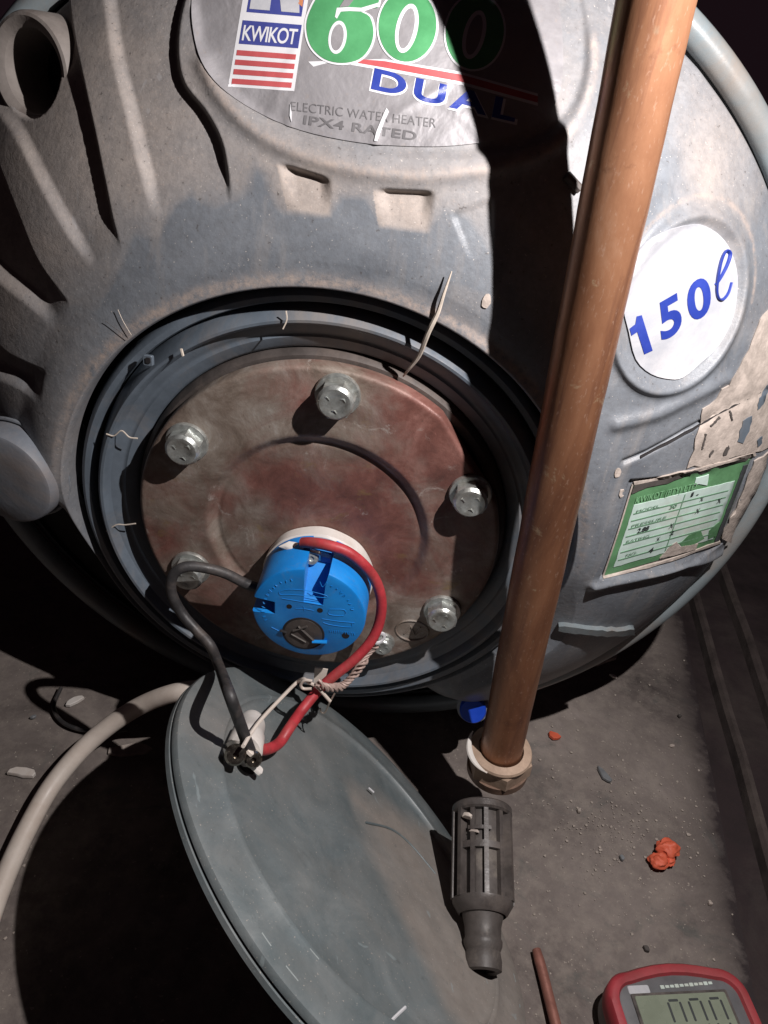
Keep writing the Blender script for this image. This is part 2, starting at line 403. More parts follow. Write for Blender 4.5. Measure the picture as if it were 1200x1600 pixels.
# ------------------------------------------------------------------ WATER HEATER
heater = thing('water_heater', 'large round grey electric water heater lying on its side with its flange cover off', 'water heater')
AX = np.array([-.03, .273])          # x, z of the tank axis
FC = np.array([-.037, .236])         # x, z of the flange axis
RL, RS = .1503, .262
def base_y(x, z):
    rho = np.hypot(x-AX[0], z-AX[1]); rf = np.hypot(x-FC[0], z-FC[1])
    d = .353+.085*np.clip(rho/.266, 0, 1.2)**4.2
    k = ss((rf-.1515)/.03)
    dx, dz = (x-FC[0])/np.maximum(rf, 1e-6), (z-FC[1])/np.maximum(rf, 1e-6)
    cut = .050*ss((rf-.1502)/.010)*ss((.0-dz)/.30)*ss((.66-dx)/.35)
    fl_ = .358+.0175*ss((.12-dz)/.55)
    return fl_*(1-k)+np.maximum(d, fl_-.004*k)*k+cut
def at_surf(P, fn):
    P = np.atleast_2d(np.asarray(P, float)); d = ray(P); Y = np.full(len(P), .38)
    for _ in range(14):
        X = CAM+d*(Y/d[:, 1])[:, None]; Y = .5*Y+.5*fn(X[:, 0], X[:, 2])
    X = CAM+d*(Y/d[:, 1])[:, None]
    return X
def pl(P): X = at_surf(P, base_y); return X[:, [0, 2]]
def dseg(P, L):
    best = np.full(len(P), 1e9)
    for a, b_ in zip(L[:-1], L[1:]):
        ab = b_-a; t = np.clip(((P-a)@ab)/(ab@ab+1e-12), 0, 1)
        best = np.minimum(best, np.linalg.norm(P-(a+t[:, None]*ab), axis=1))
    return best
def inside(P, poly):
    r = np.zeros(len(P), bool); n = len(poly)
    for i in range(n):
        a, b_ = poly[i], poly[(i+1) % n]
        c = (a[1] > P[:, 1]) != (b_[1] > P[:, 1])
        xx = (b_[0]-a[0])*(P[:, 1]-a[1])/(b_[1]-a[1]+1e-15)+a[0]
        r ^= c & (P[:, 0] < xx)
    return r
def smoothline(L, k=6): 
    L3 = [np.array([a, b_, 0.]) for a, b_ in L]; return catmull(L3, k)[:, :2]
# channels between the ribs: left line (wide bright slope) and right line (steep, in shade), top to bottom in photo pixels
CH = []
def channel(left, right, D, wl, wr, we):
    L, R = pl(smoothline(left)), pl(smoothline(right)); CH.append((L, R, D, wl, wr, we))
channel([(120, -90), (150, -40), (160, 0), (172, 90), (192, 170), (214, 260), (240, 352)],
        [(318, -90), (300, -30), (284, 30), (280, 85), (290, 130), (322, 172), (345, 215), (356, 262), (364, 325)], .0044, .0065, .003, .022)
channel([(-15, 168), (20, 212), (62, 292), (105, 368), (150, 432)],
        [(104, -60), (108, 0), (116, 55), (130, 118), (150, 205), (168, 290), (180, 345), (196, 392)], .0042, .0070, .003, .022)
channel([(-110, 380), (-50, 400), (0, 447), (45, 482), (92, 524)],
        [(-40, 170), (0, 262), (30, 335), (58, 402), (90, 448), (114, 474)], .0055, .010, .003, .02)
channel([(-120, 560), (-60, 575), (0, 596), (40, 615), (64, 640)],
        [(-120, 420), (-60, 470), (0, 540), (36, 562), (76, 578)], .0055, .010, .003, .014)
REC = []
def recess(poly, D, wt, wb, side=.003):
    q = pl(poly); REC.append((q, D, wt, wb, side))
recess([(430, 250), (520, 277), (522, 345), (450, 335)], .0052, .0035, .022, .007)     # first two corners = top edge
recess([(582, 291), (684, 295), (676, 372), (592, 362)], .0052, .0035, .022, .007)
recess([(700, 330), (775, 300), (775, 425), (735, 420)], .0012, .004, .02)
POCK = pl(smoothline([(292, -80), (298, 0), (306, 70), (335, 128), (398, 184), (470, 222), (560, 243), (660, 250), (760, 246), (850, 222), (905, 170), (925, 90), (915, -10), (880, -90)]))
RIDGE = pl(smoothline([(318, 100), (345, 150), (400, 204), (470, 240), (560, 264), (650, 272), (755, 262), (850, 236), (900, 190), (925, 120), (928, 60)]))
RIGHTSTEP = pl(smoothline([(1120, 40), (1075, 150), (1050, 240), (1010, 310), (985, 360)]))
_q = pl([(966, 482), (1164, 462), (1060, 343), (1068, 607)]); C150 = _q.mean(0); R150 = (np.linalg.norm(_q[0]-_q[1])/2, np.linalg.norm(_q[2]-_q[3])/2)
LQ = [(990, 757), (1172, 716), (1122, 846), (944, 898)]
LQs = pl([(984, 748), (1182, 704), (1130, 850), (936, 905)])
LEDGE = pl([(930, 914), (1005, 898), (1075, 878), (1128, 862)])
RIB1 = pl([(965, 662), (1030, 645), (1090, 615), (1140, 588)])
CRK = pl([(975, 722), (1010, 708), (1070, 675), (1130, 640), (1200, 606)])
_pc = at_surf([(44, 110)], base_y)[0]; PORT = (_pc[0], _pc[2])
def relief(x, z):
    """height towards the viewer added to the moulded front"""
    P = np.stack([x, z], -1); h = np.zeros(len(P))
    for L, R, D, wl, wr, we in CH:
        poly = np.concatenate([L, R[::-1]]); ins = inside(P, poly)
        if not ins.any(): continue
        Q = P[ins]; e = ss(dseg(Q, L)/wl)*ss(dseg(Q, R)/wr)*ss(dseg(Q, np.array([L[-1], R[-1]]))/we)
        h[ins] -= D*e
    for q, D, wt, wb, sd in REC:
        ins = inside(P, q)
        if not ins.any(): continue
        Q = P[ins]; h[ins] -= D*ss(dseg(Q, q[0:2])/wt)*ss(dseg(Q, q[2:4])/wb)*ss(dseg(Q, q[[3, 0]])/sd)*ss(dseg(Q, q[1:3])/sd)
    ins = inside(P, POCK); d = dseg(P, POCK)
    h -= np.where(ins, .0028*ss(d/.004), 0)
    h += .0022*np.exp(-(dseg(P, RIDGE)/.0042)**2)
    e = np.hypot((x-C150[0])/R150[0], (z-C150[1])/R150[1])
    h += .0032*np.exp(-((e-1.0)/.07)**2)-.002*(1-ss((e-.8)/.14))
    d = dseg(P, RIGHTSTEP); h += .0018*np.exp(-(d/.006)**2)
    ins = inside(P, LQs); h -= np.where(ins, .0028*ss(dseg(P, LQs)/.0018), 0)
    h += .0045*np.exp(-(dseg(P, LEDGE)/.0035)**2)
    h += .0028*np.exp(-(dseg(P, RIB1)/.0042)**2)
    h -= .0024*np.exp(-(dseg(P, CRK)/.0016)**2)
    h -= .05*ss((.0205-np.hypot(x-PORT[0], z-PORT[1]))/.002)
    # dents
    h += .0012*np.sin(x*31+z*17)*np.cos(z*27-x*11)
    return h
def shell_y(x, z): return base_y(x, z)-relief(np.asarray(x, float), np.asarray(z, float))*ss((np.hypot(np.asarray(x)-FC[0], np.asarray(z)-FC[1])-RL)/.006)
def surf(P): return at_surf(P, shell_y)

NP_, NT = 1900, 240
ph = np.linspace(0, 2*np.pi, NP_, endpoint=False); D_ = np.stack([np.cos(ph), np.sin(ph)], -1)
# distance from flange centre to the outer circle along each direction
oc = FC-AX; bq = D_@oc; Rout = -bq+np.sqrt(bq*bq-(oc@oc)+RS*RS)
tt = np.linspace(0, 1, NT); rr_ = RL+(Rout[:, None]-RL)*tt[None, :]
X = FC[0]+D_[:, 0:1]*rr_; Z = FC[1]+D_[:, 1:2]*rr_
xs_, zs_ = X.ravel(), Z.ravel(); Ysh = shell_y(xs_, zs_).reshape(X.shape)
lipc = [(-.0004, .0006), (-.0012, .0025), (-.0016, .006), (-.0018, .016)]
cols = []
for dr, dy in lipc[::-1]:
    r = RL+dr; cols.append(np.stack([FC[0]+D_[:, 0]*r, Ysh[:, 0]+dy, FC[1]+D_[:, 1]*r], -1))
for k in range(NT): cols.append(np.stack([X[:, k], Ysh[:, k], Z[:, k]], -1))
oD = np.stack([X[:, -1]-AX[0], Z[:, -1]-AX[1]], -1); oD /= np.linalg.norm(oD, axis=1)[:, None]
for dr, dy in ((.0015, .0015), (.0025, .005), (.0025, .022)):
    cols.append(np.stack([X[:, -1]+oD[:, 0]*dr, Ysh[:, -1]+dy, Z[:, -1]+oD[:, 1]*dr], -1))
VV = np.stack(cols, 1); NC = VV.shape[1]; VV = VV.reshape(-1, 3)
ii = np.arange(NP_)[:, None]; jj = np.arange(NC-1)[None, :]; i2 = (ii+1) % NP_
FF = np.stack([ii*NC+jj, ii*NC+jj+1, i2*NC+jj+1, i2*NC+jj], -1).reshape(-1, 4)
me = bpy.data.meshes.new('front_shell')
me.vertices.add(len(VV)); me.vertices.foreach_set('co', VV.ravel())
me.loops.add(FF.size); me.loops.foreach_set('vertex_index', FF.ravel().astype(np.int32))
me.polygons.add(len(FF)); me.polygons.foreach_set('loop_start', np.arange(0, FF.size, 4, dtype=np.int32))
me.polygons.foreach_set('use_smooth', np.ones(len(FF), bool)); me.update(calc_edges=True); me.validate()
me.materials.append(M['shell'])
px = topx(VV)
def blob(px, c, r, ax=1.0, ang=0.0):
    d = px-np.array(c, float); ca, sa = math.cos(math.radians(ang)), math.sin(math.radians(ang))
    u = d[:, 0]*ca+d[:, 1]*sa; v = (-d[:, 0]*sa+d[:, 1]*ca)/ax
    return np.exp(-(u*u+v*v)/(r*r))
tan_tone = .22+.78*blob(px, (100, 180), 330)+.3*blob(px, (60, 520), 120)+.5*blob(px, (480, 290), 120, .5)+.4*blob(px, (640, 320), 90)+.25*blob(px, (860, 350), 160, 2)+.5*blob(px, (1110, 260), 60, 2)  # real dust, plus light evened out in colour: paler left, darker top right
tan_tone -= .55*blob(px, (330, 400), 130)+.5*blob(px, (560, 390), 120, .6)+.55*blob(px, (940, 700), 240)+.5*blob(px, (180, 560), 120)+.2*blob(px, (340, 330), 60)+.5*blob(px, (1010, 300), 60, 2)
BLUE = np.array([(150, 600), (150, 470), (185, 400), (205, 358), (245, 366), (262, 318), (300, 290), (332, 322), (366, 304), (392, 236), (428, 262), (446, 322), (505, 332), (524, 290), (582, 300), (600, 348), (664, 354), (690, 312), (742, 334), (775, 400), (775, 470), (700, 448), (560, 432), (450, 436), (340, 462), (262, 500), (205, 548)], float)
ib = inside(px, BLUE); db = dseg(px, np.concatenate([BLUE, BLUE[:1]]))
tan_tone = tan_tone-.08+.4*blob(px, (280, 500), 60)-np.where(ib, .62*ss(db/30), 0)
for q, D, wt, wb, sd in REC[:2]:
    m2 = inside(VV[:, [0, 2]], q); tan_tone += np.where(m2, .75*ss(dseg(VV[:, [0, 2]], q)/.004), 0)  # paler floors inside the two slots
rfv = np.hypot(VV[:, 0]-FC[0], VV[:, 2]-FC[1])
upw = ss(((VV[:, 2]-FC[1])/rfv+.1)/.6)
edge = np.exp(-((rfv-RL-.003)/.0034)**2)*upw
edge = np.maximum(edge, .8*np.exp(-(dseg(VV[:, [0, 2]], RIDGE)/.0022)**2))
e150 = np.hypot((VV[:, 0]-C150[0])/R150[0], (VV[:, 2]-C150[1])/R150[1])
edge = np.maximum(edge, .8*np.exp(-((e150-1.17)/.03)**2)*(VV[:, 2] > C150[1]))
for nm, a_ in (('tan_tone', tan_tone), ('edge', edge)):
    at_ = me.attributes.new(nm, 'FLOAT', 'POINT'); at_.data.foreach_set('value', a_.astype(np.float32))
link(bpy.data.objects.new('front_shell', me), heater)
mk('tank_body', *open_lathe([(.262, 0), (.27, .004), (.272, .02), (.272, .9), (.2, .93), (0.0001, .94)], (AX[0], .452, AX[1]), (0, 1, 0), 128), M['body'], heater)
mk('shell_backing', *open_lathe([(.15, -.03), (.2, -.008), (.262, .004)], (AX[0], .452, AX[1]), (0, 1, 0), 96), M['hole_black'], heater)
tor = [(.2745+.0072*math.cos(a), .0072*math.sin(a)) for a in np.linspace(0, 2*math.pi, 14, endpoint=False)]
mk('rim_bead', *lathe(tor, (AX[0], .449, AX[1]), (0, 1, 0), 256, True), M['rim'], heater)

# collars inside the flange opening
def fl(prof, name, mat, seg=160, parent=heater, wob=None):
    V, Fc = lathe([(r, y) for r, y in prof], (FC[0], 0, FC[1]), (0, 1, 0), seg, wob=wob)
    return mk(name, V, [f for f in Fc if len(f) == 4], mat, parent, True, 40)
fl([(.1495, .394), (.1465, .386), (.1450, .376), (.1438, .3722), (.1418, .3708), (.1388, .3712), (.1378, .3735), (.1372, .386), (.1345, .388)], 'outer_collar', M['collar'])
fl([(.1370, .39), (.1363, .378), (.1345, .374), (.1327, .3685), (.1308, .3662), (.1293, .3664), (.1280, .3680), (.1266, .3722), (.1225, .3740), (.1214, .3752), (.1200, .3754), (.1188, .3749), (.1135, .3775), (.112, .379), (.111, .388), (.099, .391)], 'inner_collar', M['collar'])
fl([(.104, .388), (.1105, .386), (.1115, .383), (.111, .378), (.1085, .3752), (.104, .3752)], 'rubber_gasket', M['rubber'])
# cracked collar bits
# flange plate with sunken middle
YP = .3645
NPp, NR = 360, 90
prof = []
for r in np.linspace(.0005, .1045, NR): prof.append((r, YP+.0036*(1-ss((r-.061)/.006))+.0006*math.exp(-((r-.0605)/.0012)**2)+.0006*math.sin(r*260)*.3))
prof += [(.106, YP+.0006), (.1068, YP+.002), (.1068, YP+.0095), (.1, YP+.011)]
a = np.linspace(0, 2*np.pi, NPp, endpoint=False)
V = []
cutdir = pl([(760, 722)])[0]-FC; cutang = math.atan2(cutdir[1], cutdir[0])
for t in a:
    k = math.cos(t-cutang); lim = .1022/max(k, .5) if k > .5 else 9
    for r, y in prof:
        rr2 = min(r, lim*r/.1068 if r > .09 else r, lim) if r > .098 else r
        V.append((FC[0]+math.cos(t)*rr2, y+.0004*mn.noise(Vector((math.cos(t)*r*40, math.sin(t)*r*40, 1))), FC[1]+math.sin(t)*rr2))
m_ = len(prof)
Fc = [(i*m_+j, ((i+1) % NPp)*m_+j, ((i+1) % NPp)*m_+j+1, i*m_+j+1) for i in range(NPp) for j in range(m_-1)]
Fc.append(tuple(i*m_ for i in range(NPp)))
plate = mk('flange_plate', V, Fc, M['plate'], heater, True, 50)
pv = topx(np.array(V))
red = .2+.95*blob(pv, (665, 640), 95, .55, 40)+.9*blob(pv, (725, 740), 55)+.85*blob(pv, (430, 745), 46)+.9*blob(pv, (590, 780), 75)+.5*blob(pv, (470, 790), 55)+.7*blob(pv, (255, 850), 32)+.7*blob(pv, (470, 620), 34)+.75*blob(pv, (600, 880), 60)+.6*blob(pv, (665, 925), 26)+.6*blob(pv, (350, 790), 26)+.5*blob(pv, (330, 930), 50)+.5*blob(pv, (720, 860), 40)
red -= .6*blob(pv, (340, 660), 60)+.6*blob(pv, (550, 605), 26)+.4*blob(pv, (400, 800), 30)+.5*blob(pv, (660, 980), 50)
at_ = plate.data.attributes.new('red', 'FLOAT', 'POINT'); at_.data.foreach_set('value', red.astype(np.float32))
# stamped oval on the plate
c0 = atY((644, 985), YP)
ov = [c0+np.array([.0105*math.cos(t), -.0003, .0085*math.sin(t)]) for t in np.linspace(0, 2*math.pi, 40)]
mk('stamp', *tube(ov, .0006, 6, 1, False), M['plate'], heater)
mb = MB()
for p0, p1 in (((632, 990), (642, 978)), ((642, 978), (648, 992)), ((648, 992), (657, 980))):
    mb.add(*tube([atY(p0, YP-.0003), atY(p1, YP-.0003)], .0006, 6, 1, False))
mb.build('stamp_mark', M['plate'], heater)
# bolts
def bolt(px_head, rot, s=1.0):
    c = atY(px_head, YP-.012*s); c[1] = YP
    b_ = mk('bolt', *prism([(math.cos(math.radians(60*k+rot))*.0102*s, math.sin(math.radians(60*k+rot))*.0102*s) for k in range(6)], c, (1, 0, 0), (0, 0, 1), (0, -1, 0), .002, .0102*s, .0), M['zinc'], heater, True, 30)
    mk('bolt_face', *lathe([(.0098*s, .0100*s), (.0090*s, .0112*s), (.0082*s, .0119*s), (.0060*s, .0119*s), (.0055*s, .0116*s), (.0001, .0116*s)], c, (0, -1, 0), 36), M['zinc'], b_)
    mk('washer', *lathe([(.0001, 0), (.0122*s, 0), (.0124*s, .001), (.0118*s, .0024), (.010*s, .0028), (.0001, .0028)], c, (0, -1, 0), 36), M['zinc'], b_)
    mb = MB()
    for k in range(3):
        a_ = math.radians(rot+20+120*k); q = c+np.array([math.cos(a_)*.0048*s, -.0118*s, math.sin(a_)*.0048*s])
        mb.add(*tube([q+np.array([-.0012, 0, .0006]), q+np.array([.0, -.0002, .0011]), q+np.array([.0013, 0, -.0006])], .0003, 6, 3))
    mb.build('head_mark', M['zinc'], b_)
for p, rot, s in (((523, 632), 12, 1.0), ((283, 706), 20, .98), ((290, 905), 5, 1.0), ((735, 788), 25, .98), ((690, 972), 40, .96)): bolt(p, rot, s)
bolt((597, 1014), 0, .62)

# side port (open stub) at upper left and plugged stub at left
pc = _pc.copy(); pn = np.array([-.36, -.93, .10]); pn /= np.linalg.norm(pn); pc = atD((42, 110), float(np.dot(pc-CAM, fw))-.003)-pn*.008
PK = .86
pt = mk('port_collar', *open_lathe([(r_*PK, h_*PK) for r_, h_ in [(.0315, -.050), (.0305, .001), (.0300, .0055), (.0288, .0078), (.0270, .0084), (.0248, .0075), (.0218, .0050), (.0212, -.03), (.0002, -.031)]], pc, pn, 80), M['stub'], heater)
pt['label'] = 'open round pipe port with a dark hole'
mk('port_bore', *open_lathe([(.0179, -.0224), (.0178, -.0255), (.0001, -.0255)], pc, pn, 48), M['hole_black'], pt)
kc = surf([(33, 728)])[0]; kn = np.array([-.16, -.98, -.02]); kn /= np.linalg.norm(kn)
kp = mk('port_cap', *open_lathe([(.0312, -.03), (.0308, .008), (.0303, .0135), (.0293, .0158), (.0275, .0168), (.015, .0172), (.0001, .0173)], kc, kn, 72), M['cap'], heater)
kp['label'] = 'closed round plastic port cap'
mk('cap_ring', *lathe([(.0325+.0012*math.cos(t), .002+.0012*math.sin(t)) for t in np.linspace(0, 2*math.pi, 8, endpoint=False)], kc, kn, 72, True), M['shell'], kp)
mk('cap_crumb', *lump(atD((44, 652), np.dot(kc-CAM, fw)-.012), .0052, 2, (1.6, .7, .7), 3, .15), M['cream'], kp)

# ---------------------------------------------------------------- stickers
def dens(poly, step=7, jag=0):
    out = []
    P = [np.array(p, float) for p in poly]
    for a_, b_ in zip(P, P[1:]+P[:1]):
        n = max(1, int(np.linalg.norm(b_-a_)/step))
        for k in range(n):
            q = a_+(b_-a_)*k/n
            if jag: q = q+np.array([random.uniform(-jag, jag), random.uniform(-jag, jag)])
            out.append(q)
    return np.array(out)
def patch(name, poly, mat, parent, off, step=9, jag=0, thick=.0, holes=None, ripple=None):
    B = dens(poly, step, jag); lo_ = B.min(0); hi_ = B.max(0)
    gx, gy = np.meshgrid(np.arange(lo_[0], hi_[0], step), np.arange(lo_[1], hi_[1], step)); G = np.stack([gx.ravel(), gy.ravel()], -1)
    G = G[inside(G, B)]
    if len(G): G = G[dseg(G, np.concatenate([B, B[:1]])) > step*.45]
    P = np.concatenate([B, G]) if len(G) else B
    n = len(B)
    res = delaunay_2d_cdt([Vector(p) for p in P], [], [list(range(n))], 1, 1e-6)
    Q = np.array([tuple(v) for v in res[0]]); Fc = [tuple(f) for f in res[2]]
    X = surf(Q); X[:, 1] -= off
    if ripple is not None: X[:, 1] -= ripple(Q)
    V = X.tolist()
    # thin edge so that the film has thickness
    cnt = {}
    for f in Fc:
        for a_, b_ in zip(f, f[1:]+f[:1]):
            cnt[(a_, b_)] = 1
    be = [(a_, b_) for (a_, b_) in cnt if (b_, a_) not in cnt]
    m = {}
    for e in be:
        for i in e:
            if i not in m: m[i] = len(V); v = X[i].copy(); v[1] += off+.0004; V.append(v.tolist())
    for a_, b_ in be: Fc.append((b_, a_, m[a_], m[b_]))
    return mk(name, V, Fc, mat, parent, True, 50)
def quadmap(q):
    q = [np.array(p, float) for p in q]
    return lambda u, v: ((1-u)*(1-v))*q[0]+u*(1-v)*q[1]+u*v*q[2]+(1-u)*v*q[3]
def text_uv(s, bold=0.0, shear=0.0, maxlen=.08, space=1.0):
    cu = bpy.data.curves.new('t', 'FONT'); cu.body = s; cu.size = 1; cu.offset = bold; cu.shear = shear; cu.space_character = space; cu.resolution_u = 6
    ob = bpy.data.objects.new('t', cu); COL.objects.link(ob)
    dg = bpy.context.evaluated_depsgraph_get(); dg.update(); ev = ob.evaluated_get(dg); me_ = ev.to_mesh()
    bm = bmesh.new(); bm.from_mesh(me_); ev.to_mesh_clear(); bpy.data.objects.remove(ob); bpy.data.curves.remove(cu)
    bmesh.ops.remove_doubles(bm, verts=bm.verts, dist=1e-5)
    bmesh.ops.triangulate(bm, faces=bm.faces)
    for _ in range(5):
        es = [e for e in bm.edges if e.calc_length() > maxlen]
        if not es: break
        bmesh.ops.subdivide_edges(bm, edges=es, cuts=1); bmesh.ops.triangulate(bm, faces=bm.faces)
    V = np.array([tuple(v.co)[:2] for v in bm.verts]); bm.verts.index_update()
    Fc = [tuple(v.index for v in f.verts) for f in bm.faces]; bm.free(); return V, Fc
def text_on(name, s, o, r, u, mat, parent, off, bold=0.0, shear=0.0, fit=True, maxlen=.12, space=1.0):
    """o: baseline start px; r: px vector over the text width; u: px vector over cap height"""
    V, Fc = text_uv(s, bold, shear, maxlen, space)
    lo_, hi_ = V.min(0), V.max(0); o, r, u = [np.array(a_, float) for a_ in (o, r, u)]
    U = (V[:, 0]-lo_[0])/(hi_[0]-lo_[0]); W = V[:, 1]/.73
    P = o+U[:, None]*r+W[:, None]*u
    X = surf(P); X[:, 1] -= off
    return mk(name, X, Fc, mat, parent, False)
def ell(c, a_, b_, ang=0, n=44, t0=0, t1=360):
    out = []
    for k in range(n):
        t = math.radians(t0+(t1-t0)*k/n); x, y = a_*math.cos(t), b_*math.sin(t); an = math.radians(ang)
        out.append((c[0]+x*math.cos(an)-y*math.sin(an), c[1]+x*math.sin(an)+y*math.cos(an)))
    return out
STK = [tuple(p) for p in smoothline([(330, -110), (306, -50), (300, 0), (303, 50), (316, 96), (345, 135), (398, 172), (470, 203), (560, 222), (640, 228), (710, 227), (790, 215), (845, 190), (872, 150), (880, 90), (872, 0), (850, -70), (800, -115)], 4)]+[(700, -125), (560, -130), (420, -125)]
def wrinkles(Q):
    h = np.zeros(len(Q))
    for L, a_, w_ in (([(700, 130), (640, 165), (590, 200), (588, 225)], .0016, 7), ([(455, 158), (452, 205)], .0008, 6), ([(690, 155), (735, 190), (752, 218)], .0013, 7), ([(470, 60), (440, 130), (425, 185)], .0007, 8), ([(300, 20), (325, 100), (352, 135)], .0006, 12)):
        h += .55*a_*np.exp(-(dseg(Q, np.array(L, float))/w_)**2)
    return h
bs = patch('brand_sticker', STK, M['sticker'], heater, .0006, 6, 0, ripple=wrinkles)
bs['label'] = 'silver oval brand sticker with green 600'
_surf0 = surf
def surf(P):                                   # prints lie on the wrinkled film
    P = np.atleast_2d(np.asarray(P, float)); X = _surf0(P)
    X[:, 1] -= wrinkles(P)*inside(P, np.array(STK)); return X
def pr(name, poly, mat, off, step=6): return patch(name, poly, mat, bs, off, step)
LG = quadmap([(398, -110), (497, -100), (460, 142), (357, 135)])     # whole logo block
def lq(u0, v0, u1, v1): return [tuple(LG(u, v)) for u, v in ((u0, v0), (u1, v0), (u1, v1), (u0, v1))]
pr('logo_panel', lq(0, 0, 1, 1), M['pwhite'], .00073)
pr('logo_field', lq(.09, .02, .94, .522), M['pnavy'], .00082)
pr('logo_mark', [tuple(LG(u, v)) for u, v in ((.12, .02), (.34, .02), (.42, .2), (.44, .50), (.13, .50))], M['pwhite2'], .00096)
pr('logo_mark', [tuple(LG(u, v)) for u, v in ((.44, .2), (.70, .02), (.90, .50), (.62, .50), (.50, .31))], M['pwhite2'], .00096)
pr('logo_mark', [tuple(LG(u, v)) for u, v in ((.72, .02), (.94, .02), (.93, .46), (.86, .44))], M['porange'], .00096)
pr('logo_band', lq(.055, .575, .965, .725), M['pnavy'], .00087)
text_on('brand_text', 'KWIKOT', tuple(LG(.09, .70)), LG(.90, .70)-LG(.07, .70), LG(.07, .60)-LG(.07, .70), M['pwhite'], bs, .00100, .015, 0, True, .12, .9)
for k in range(4): pr('logo_stripe', lq(.045, .765+.0605*k, .95, .765+.0605*k+.034), M['pred'], .00087)
# red underline with white edging
pr('underline_edge', [(482, 96), (600, 92), (720, 112), (840, 146), (840, 165), (720, 132), (600, 110), (520, 96), (490, 104)], M['pwhite'], .00073)
pr('underline', [(560, 92), (600, 95), (720, 116), (840, 150), (840, 160), (720, 127), (600, 105), (560, 98)], M['pred'], .00087)
# 6 0 0
def digit0(cx, cy, a_, b_, ang, w=3.4):
    pr('digit_outline', ell((cx, cy), a_+w, b_+w, ang), M['pwhite'], .00096)
    pr('digit', ell((cx, cy), a_, b_, ang), M['pgreen'], .00114)
    pr('digit_counter_edge', ell((cx-1, cy+4), 17, 39, ang+8), M['pwhite'], .00127, 5)
    pr('digit_counter', ell((cx-1, cy+4), 11, 32, ang+8), M['sticker'], .00141, 5)
six = [(600, -30), (570, -42), (530, -38), (500, -10), (482, 25), (480, 50), (488, 74), (508, 92), (535, 98), (562, 92), (578, 74), (584, 50), (578, 26), (562, 16), (590, 12)]
sx = smoothline(six, 4)
cen = np.array([533, 30.])
pr('digit_outline', [tuple(p) for p in smoothline([tuple(cen+(np.array(p)-cen)*(1+3.6/np.linalg.norm(np.array(p)-cen))) for p in six], 4)], M['pwhite'], .00096)
pr('digit', [tuple(p) for p in sx], M['pgreen'], .00114)
pr('digit_slit', [(524, 26), (527, 12), (545, 11), (565, 12), (592, 4), (594, 9), (568, 18), (546, 17), (533, 18), (527, 29)], M['pwhite'], .00127, 4)
pr('digit_gap', [(531, 11), (548, -16), (562, -20), (556, -4), (545, 10)], M['sticker'], .00141, 4)
pr('digit_counter_edge', ell((528, 58), 14, 26, 8), M['pwhite'], .00127, 5)
pr('digit_counter', ell((528, 58), 9.5, 20.5, 8), M['sticker'], .00141, 5)
digit0(637, 40, 45, 56, 4); digit0(742, 50, 45, 58, 6)
# DUAL, small lines
for (s, bold, mat, off) in (('DUAL', .06, M['pwhite'], .00078), ('DUAL', .032, M['pblue'], .00096)):
    k = 1.0 if bold < .05 else 1.03
    text_on('model_text', s, (580, 137) if bold < .05 else (577, 139), np.array((224, 52))*k, np.array((6, -32))*(1.0 if bold < .05 else 1.0), mat, bs, off, bold, 0, True, .1, 1.25)
text_on('small_text', 'ELECTRIC WATER HEATER', (455, 172), (226, 27), (1, -15), M['pgrey'], bs, .00082, -.005, 0, True, .2, 1.02)
text_on('small_text', 'IPX4 RATED', (474, 193), (176, 26), (2, -14), M['pgrey'], bs, .00082, .022, 0, True, .2, 1.05)
for P in ([(604, 168), (608, 174), (601, 190), (594, 208), (590, 220), (585, 219), (589, 204), (596, 186)], [(454, 162), (456.5, 176), (456, 190), (453.5, 180)]):
    pr('wrinkle_glint', P, M['pwhite'], .00096, 4)  # white slivers paint the highlights along the film wrinkles
surf = _surf0
# 150 l
S150 = [(976, 455), (985, 420), (1000, 387), (1033, 363), (1083, 350), (1110, 357), (1133, 377), (1147, 407), (1152, 443), (1145, 493), (1123, 537), (1093, 567), (1067, 588), (1047, 591), (1017, 583), (993, 560), (982, 517), (974, 483)]
cs = patch('capacity_sticker', [tuple(p) for p in smoothline(S150+[S150[0]], 3)[:-1]], M['pwhite2'], heater, .0012, 7)
cs['label'] = 'white round sticker reading 150 l in blue'
patch('capacity_text', [(983, 512), (992, 505), (994, 493), (1002, 491), (1019, 546), (1006, 552), (995, 517), (986, 523)], M['pblue'], cs, .0015, 5)
text_on('capacity_text', '5', (1033, 530), (33, -19), (-7, -58), M['pblue'], cs, .0015, .03, 0, True, .15)
text_on('capacity_text', '0', (1076, 502), (36, -19), (-6, -58), M['pblue'], cs, .0015, .03, 0, True, .15)
ell_path = [(1116, 444), (1124, 432), (1134, 412), (1138, 396), (1132, 392), (1125, 406), (1120, 430), (1118, 452), (1121, 464), (1128, 466), (1136, 456), (1141, 440)]
X = _surf0(smoothline(ell_path, 6)); X[:, 1] -= .0014
mk('capacity_text', *tube(X, .0014, 8, 1, False, lambda t: .75+.55*math.sin(math.pi*min(1, max(0, t)))**2, .45), M['pblue'], cs)
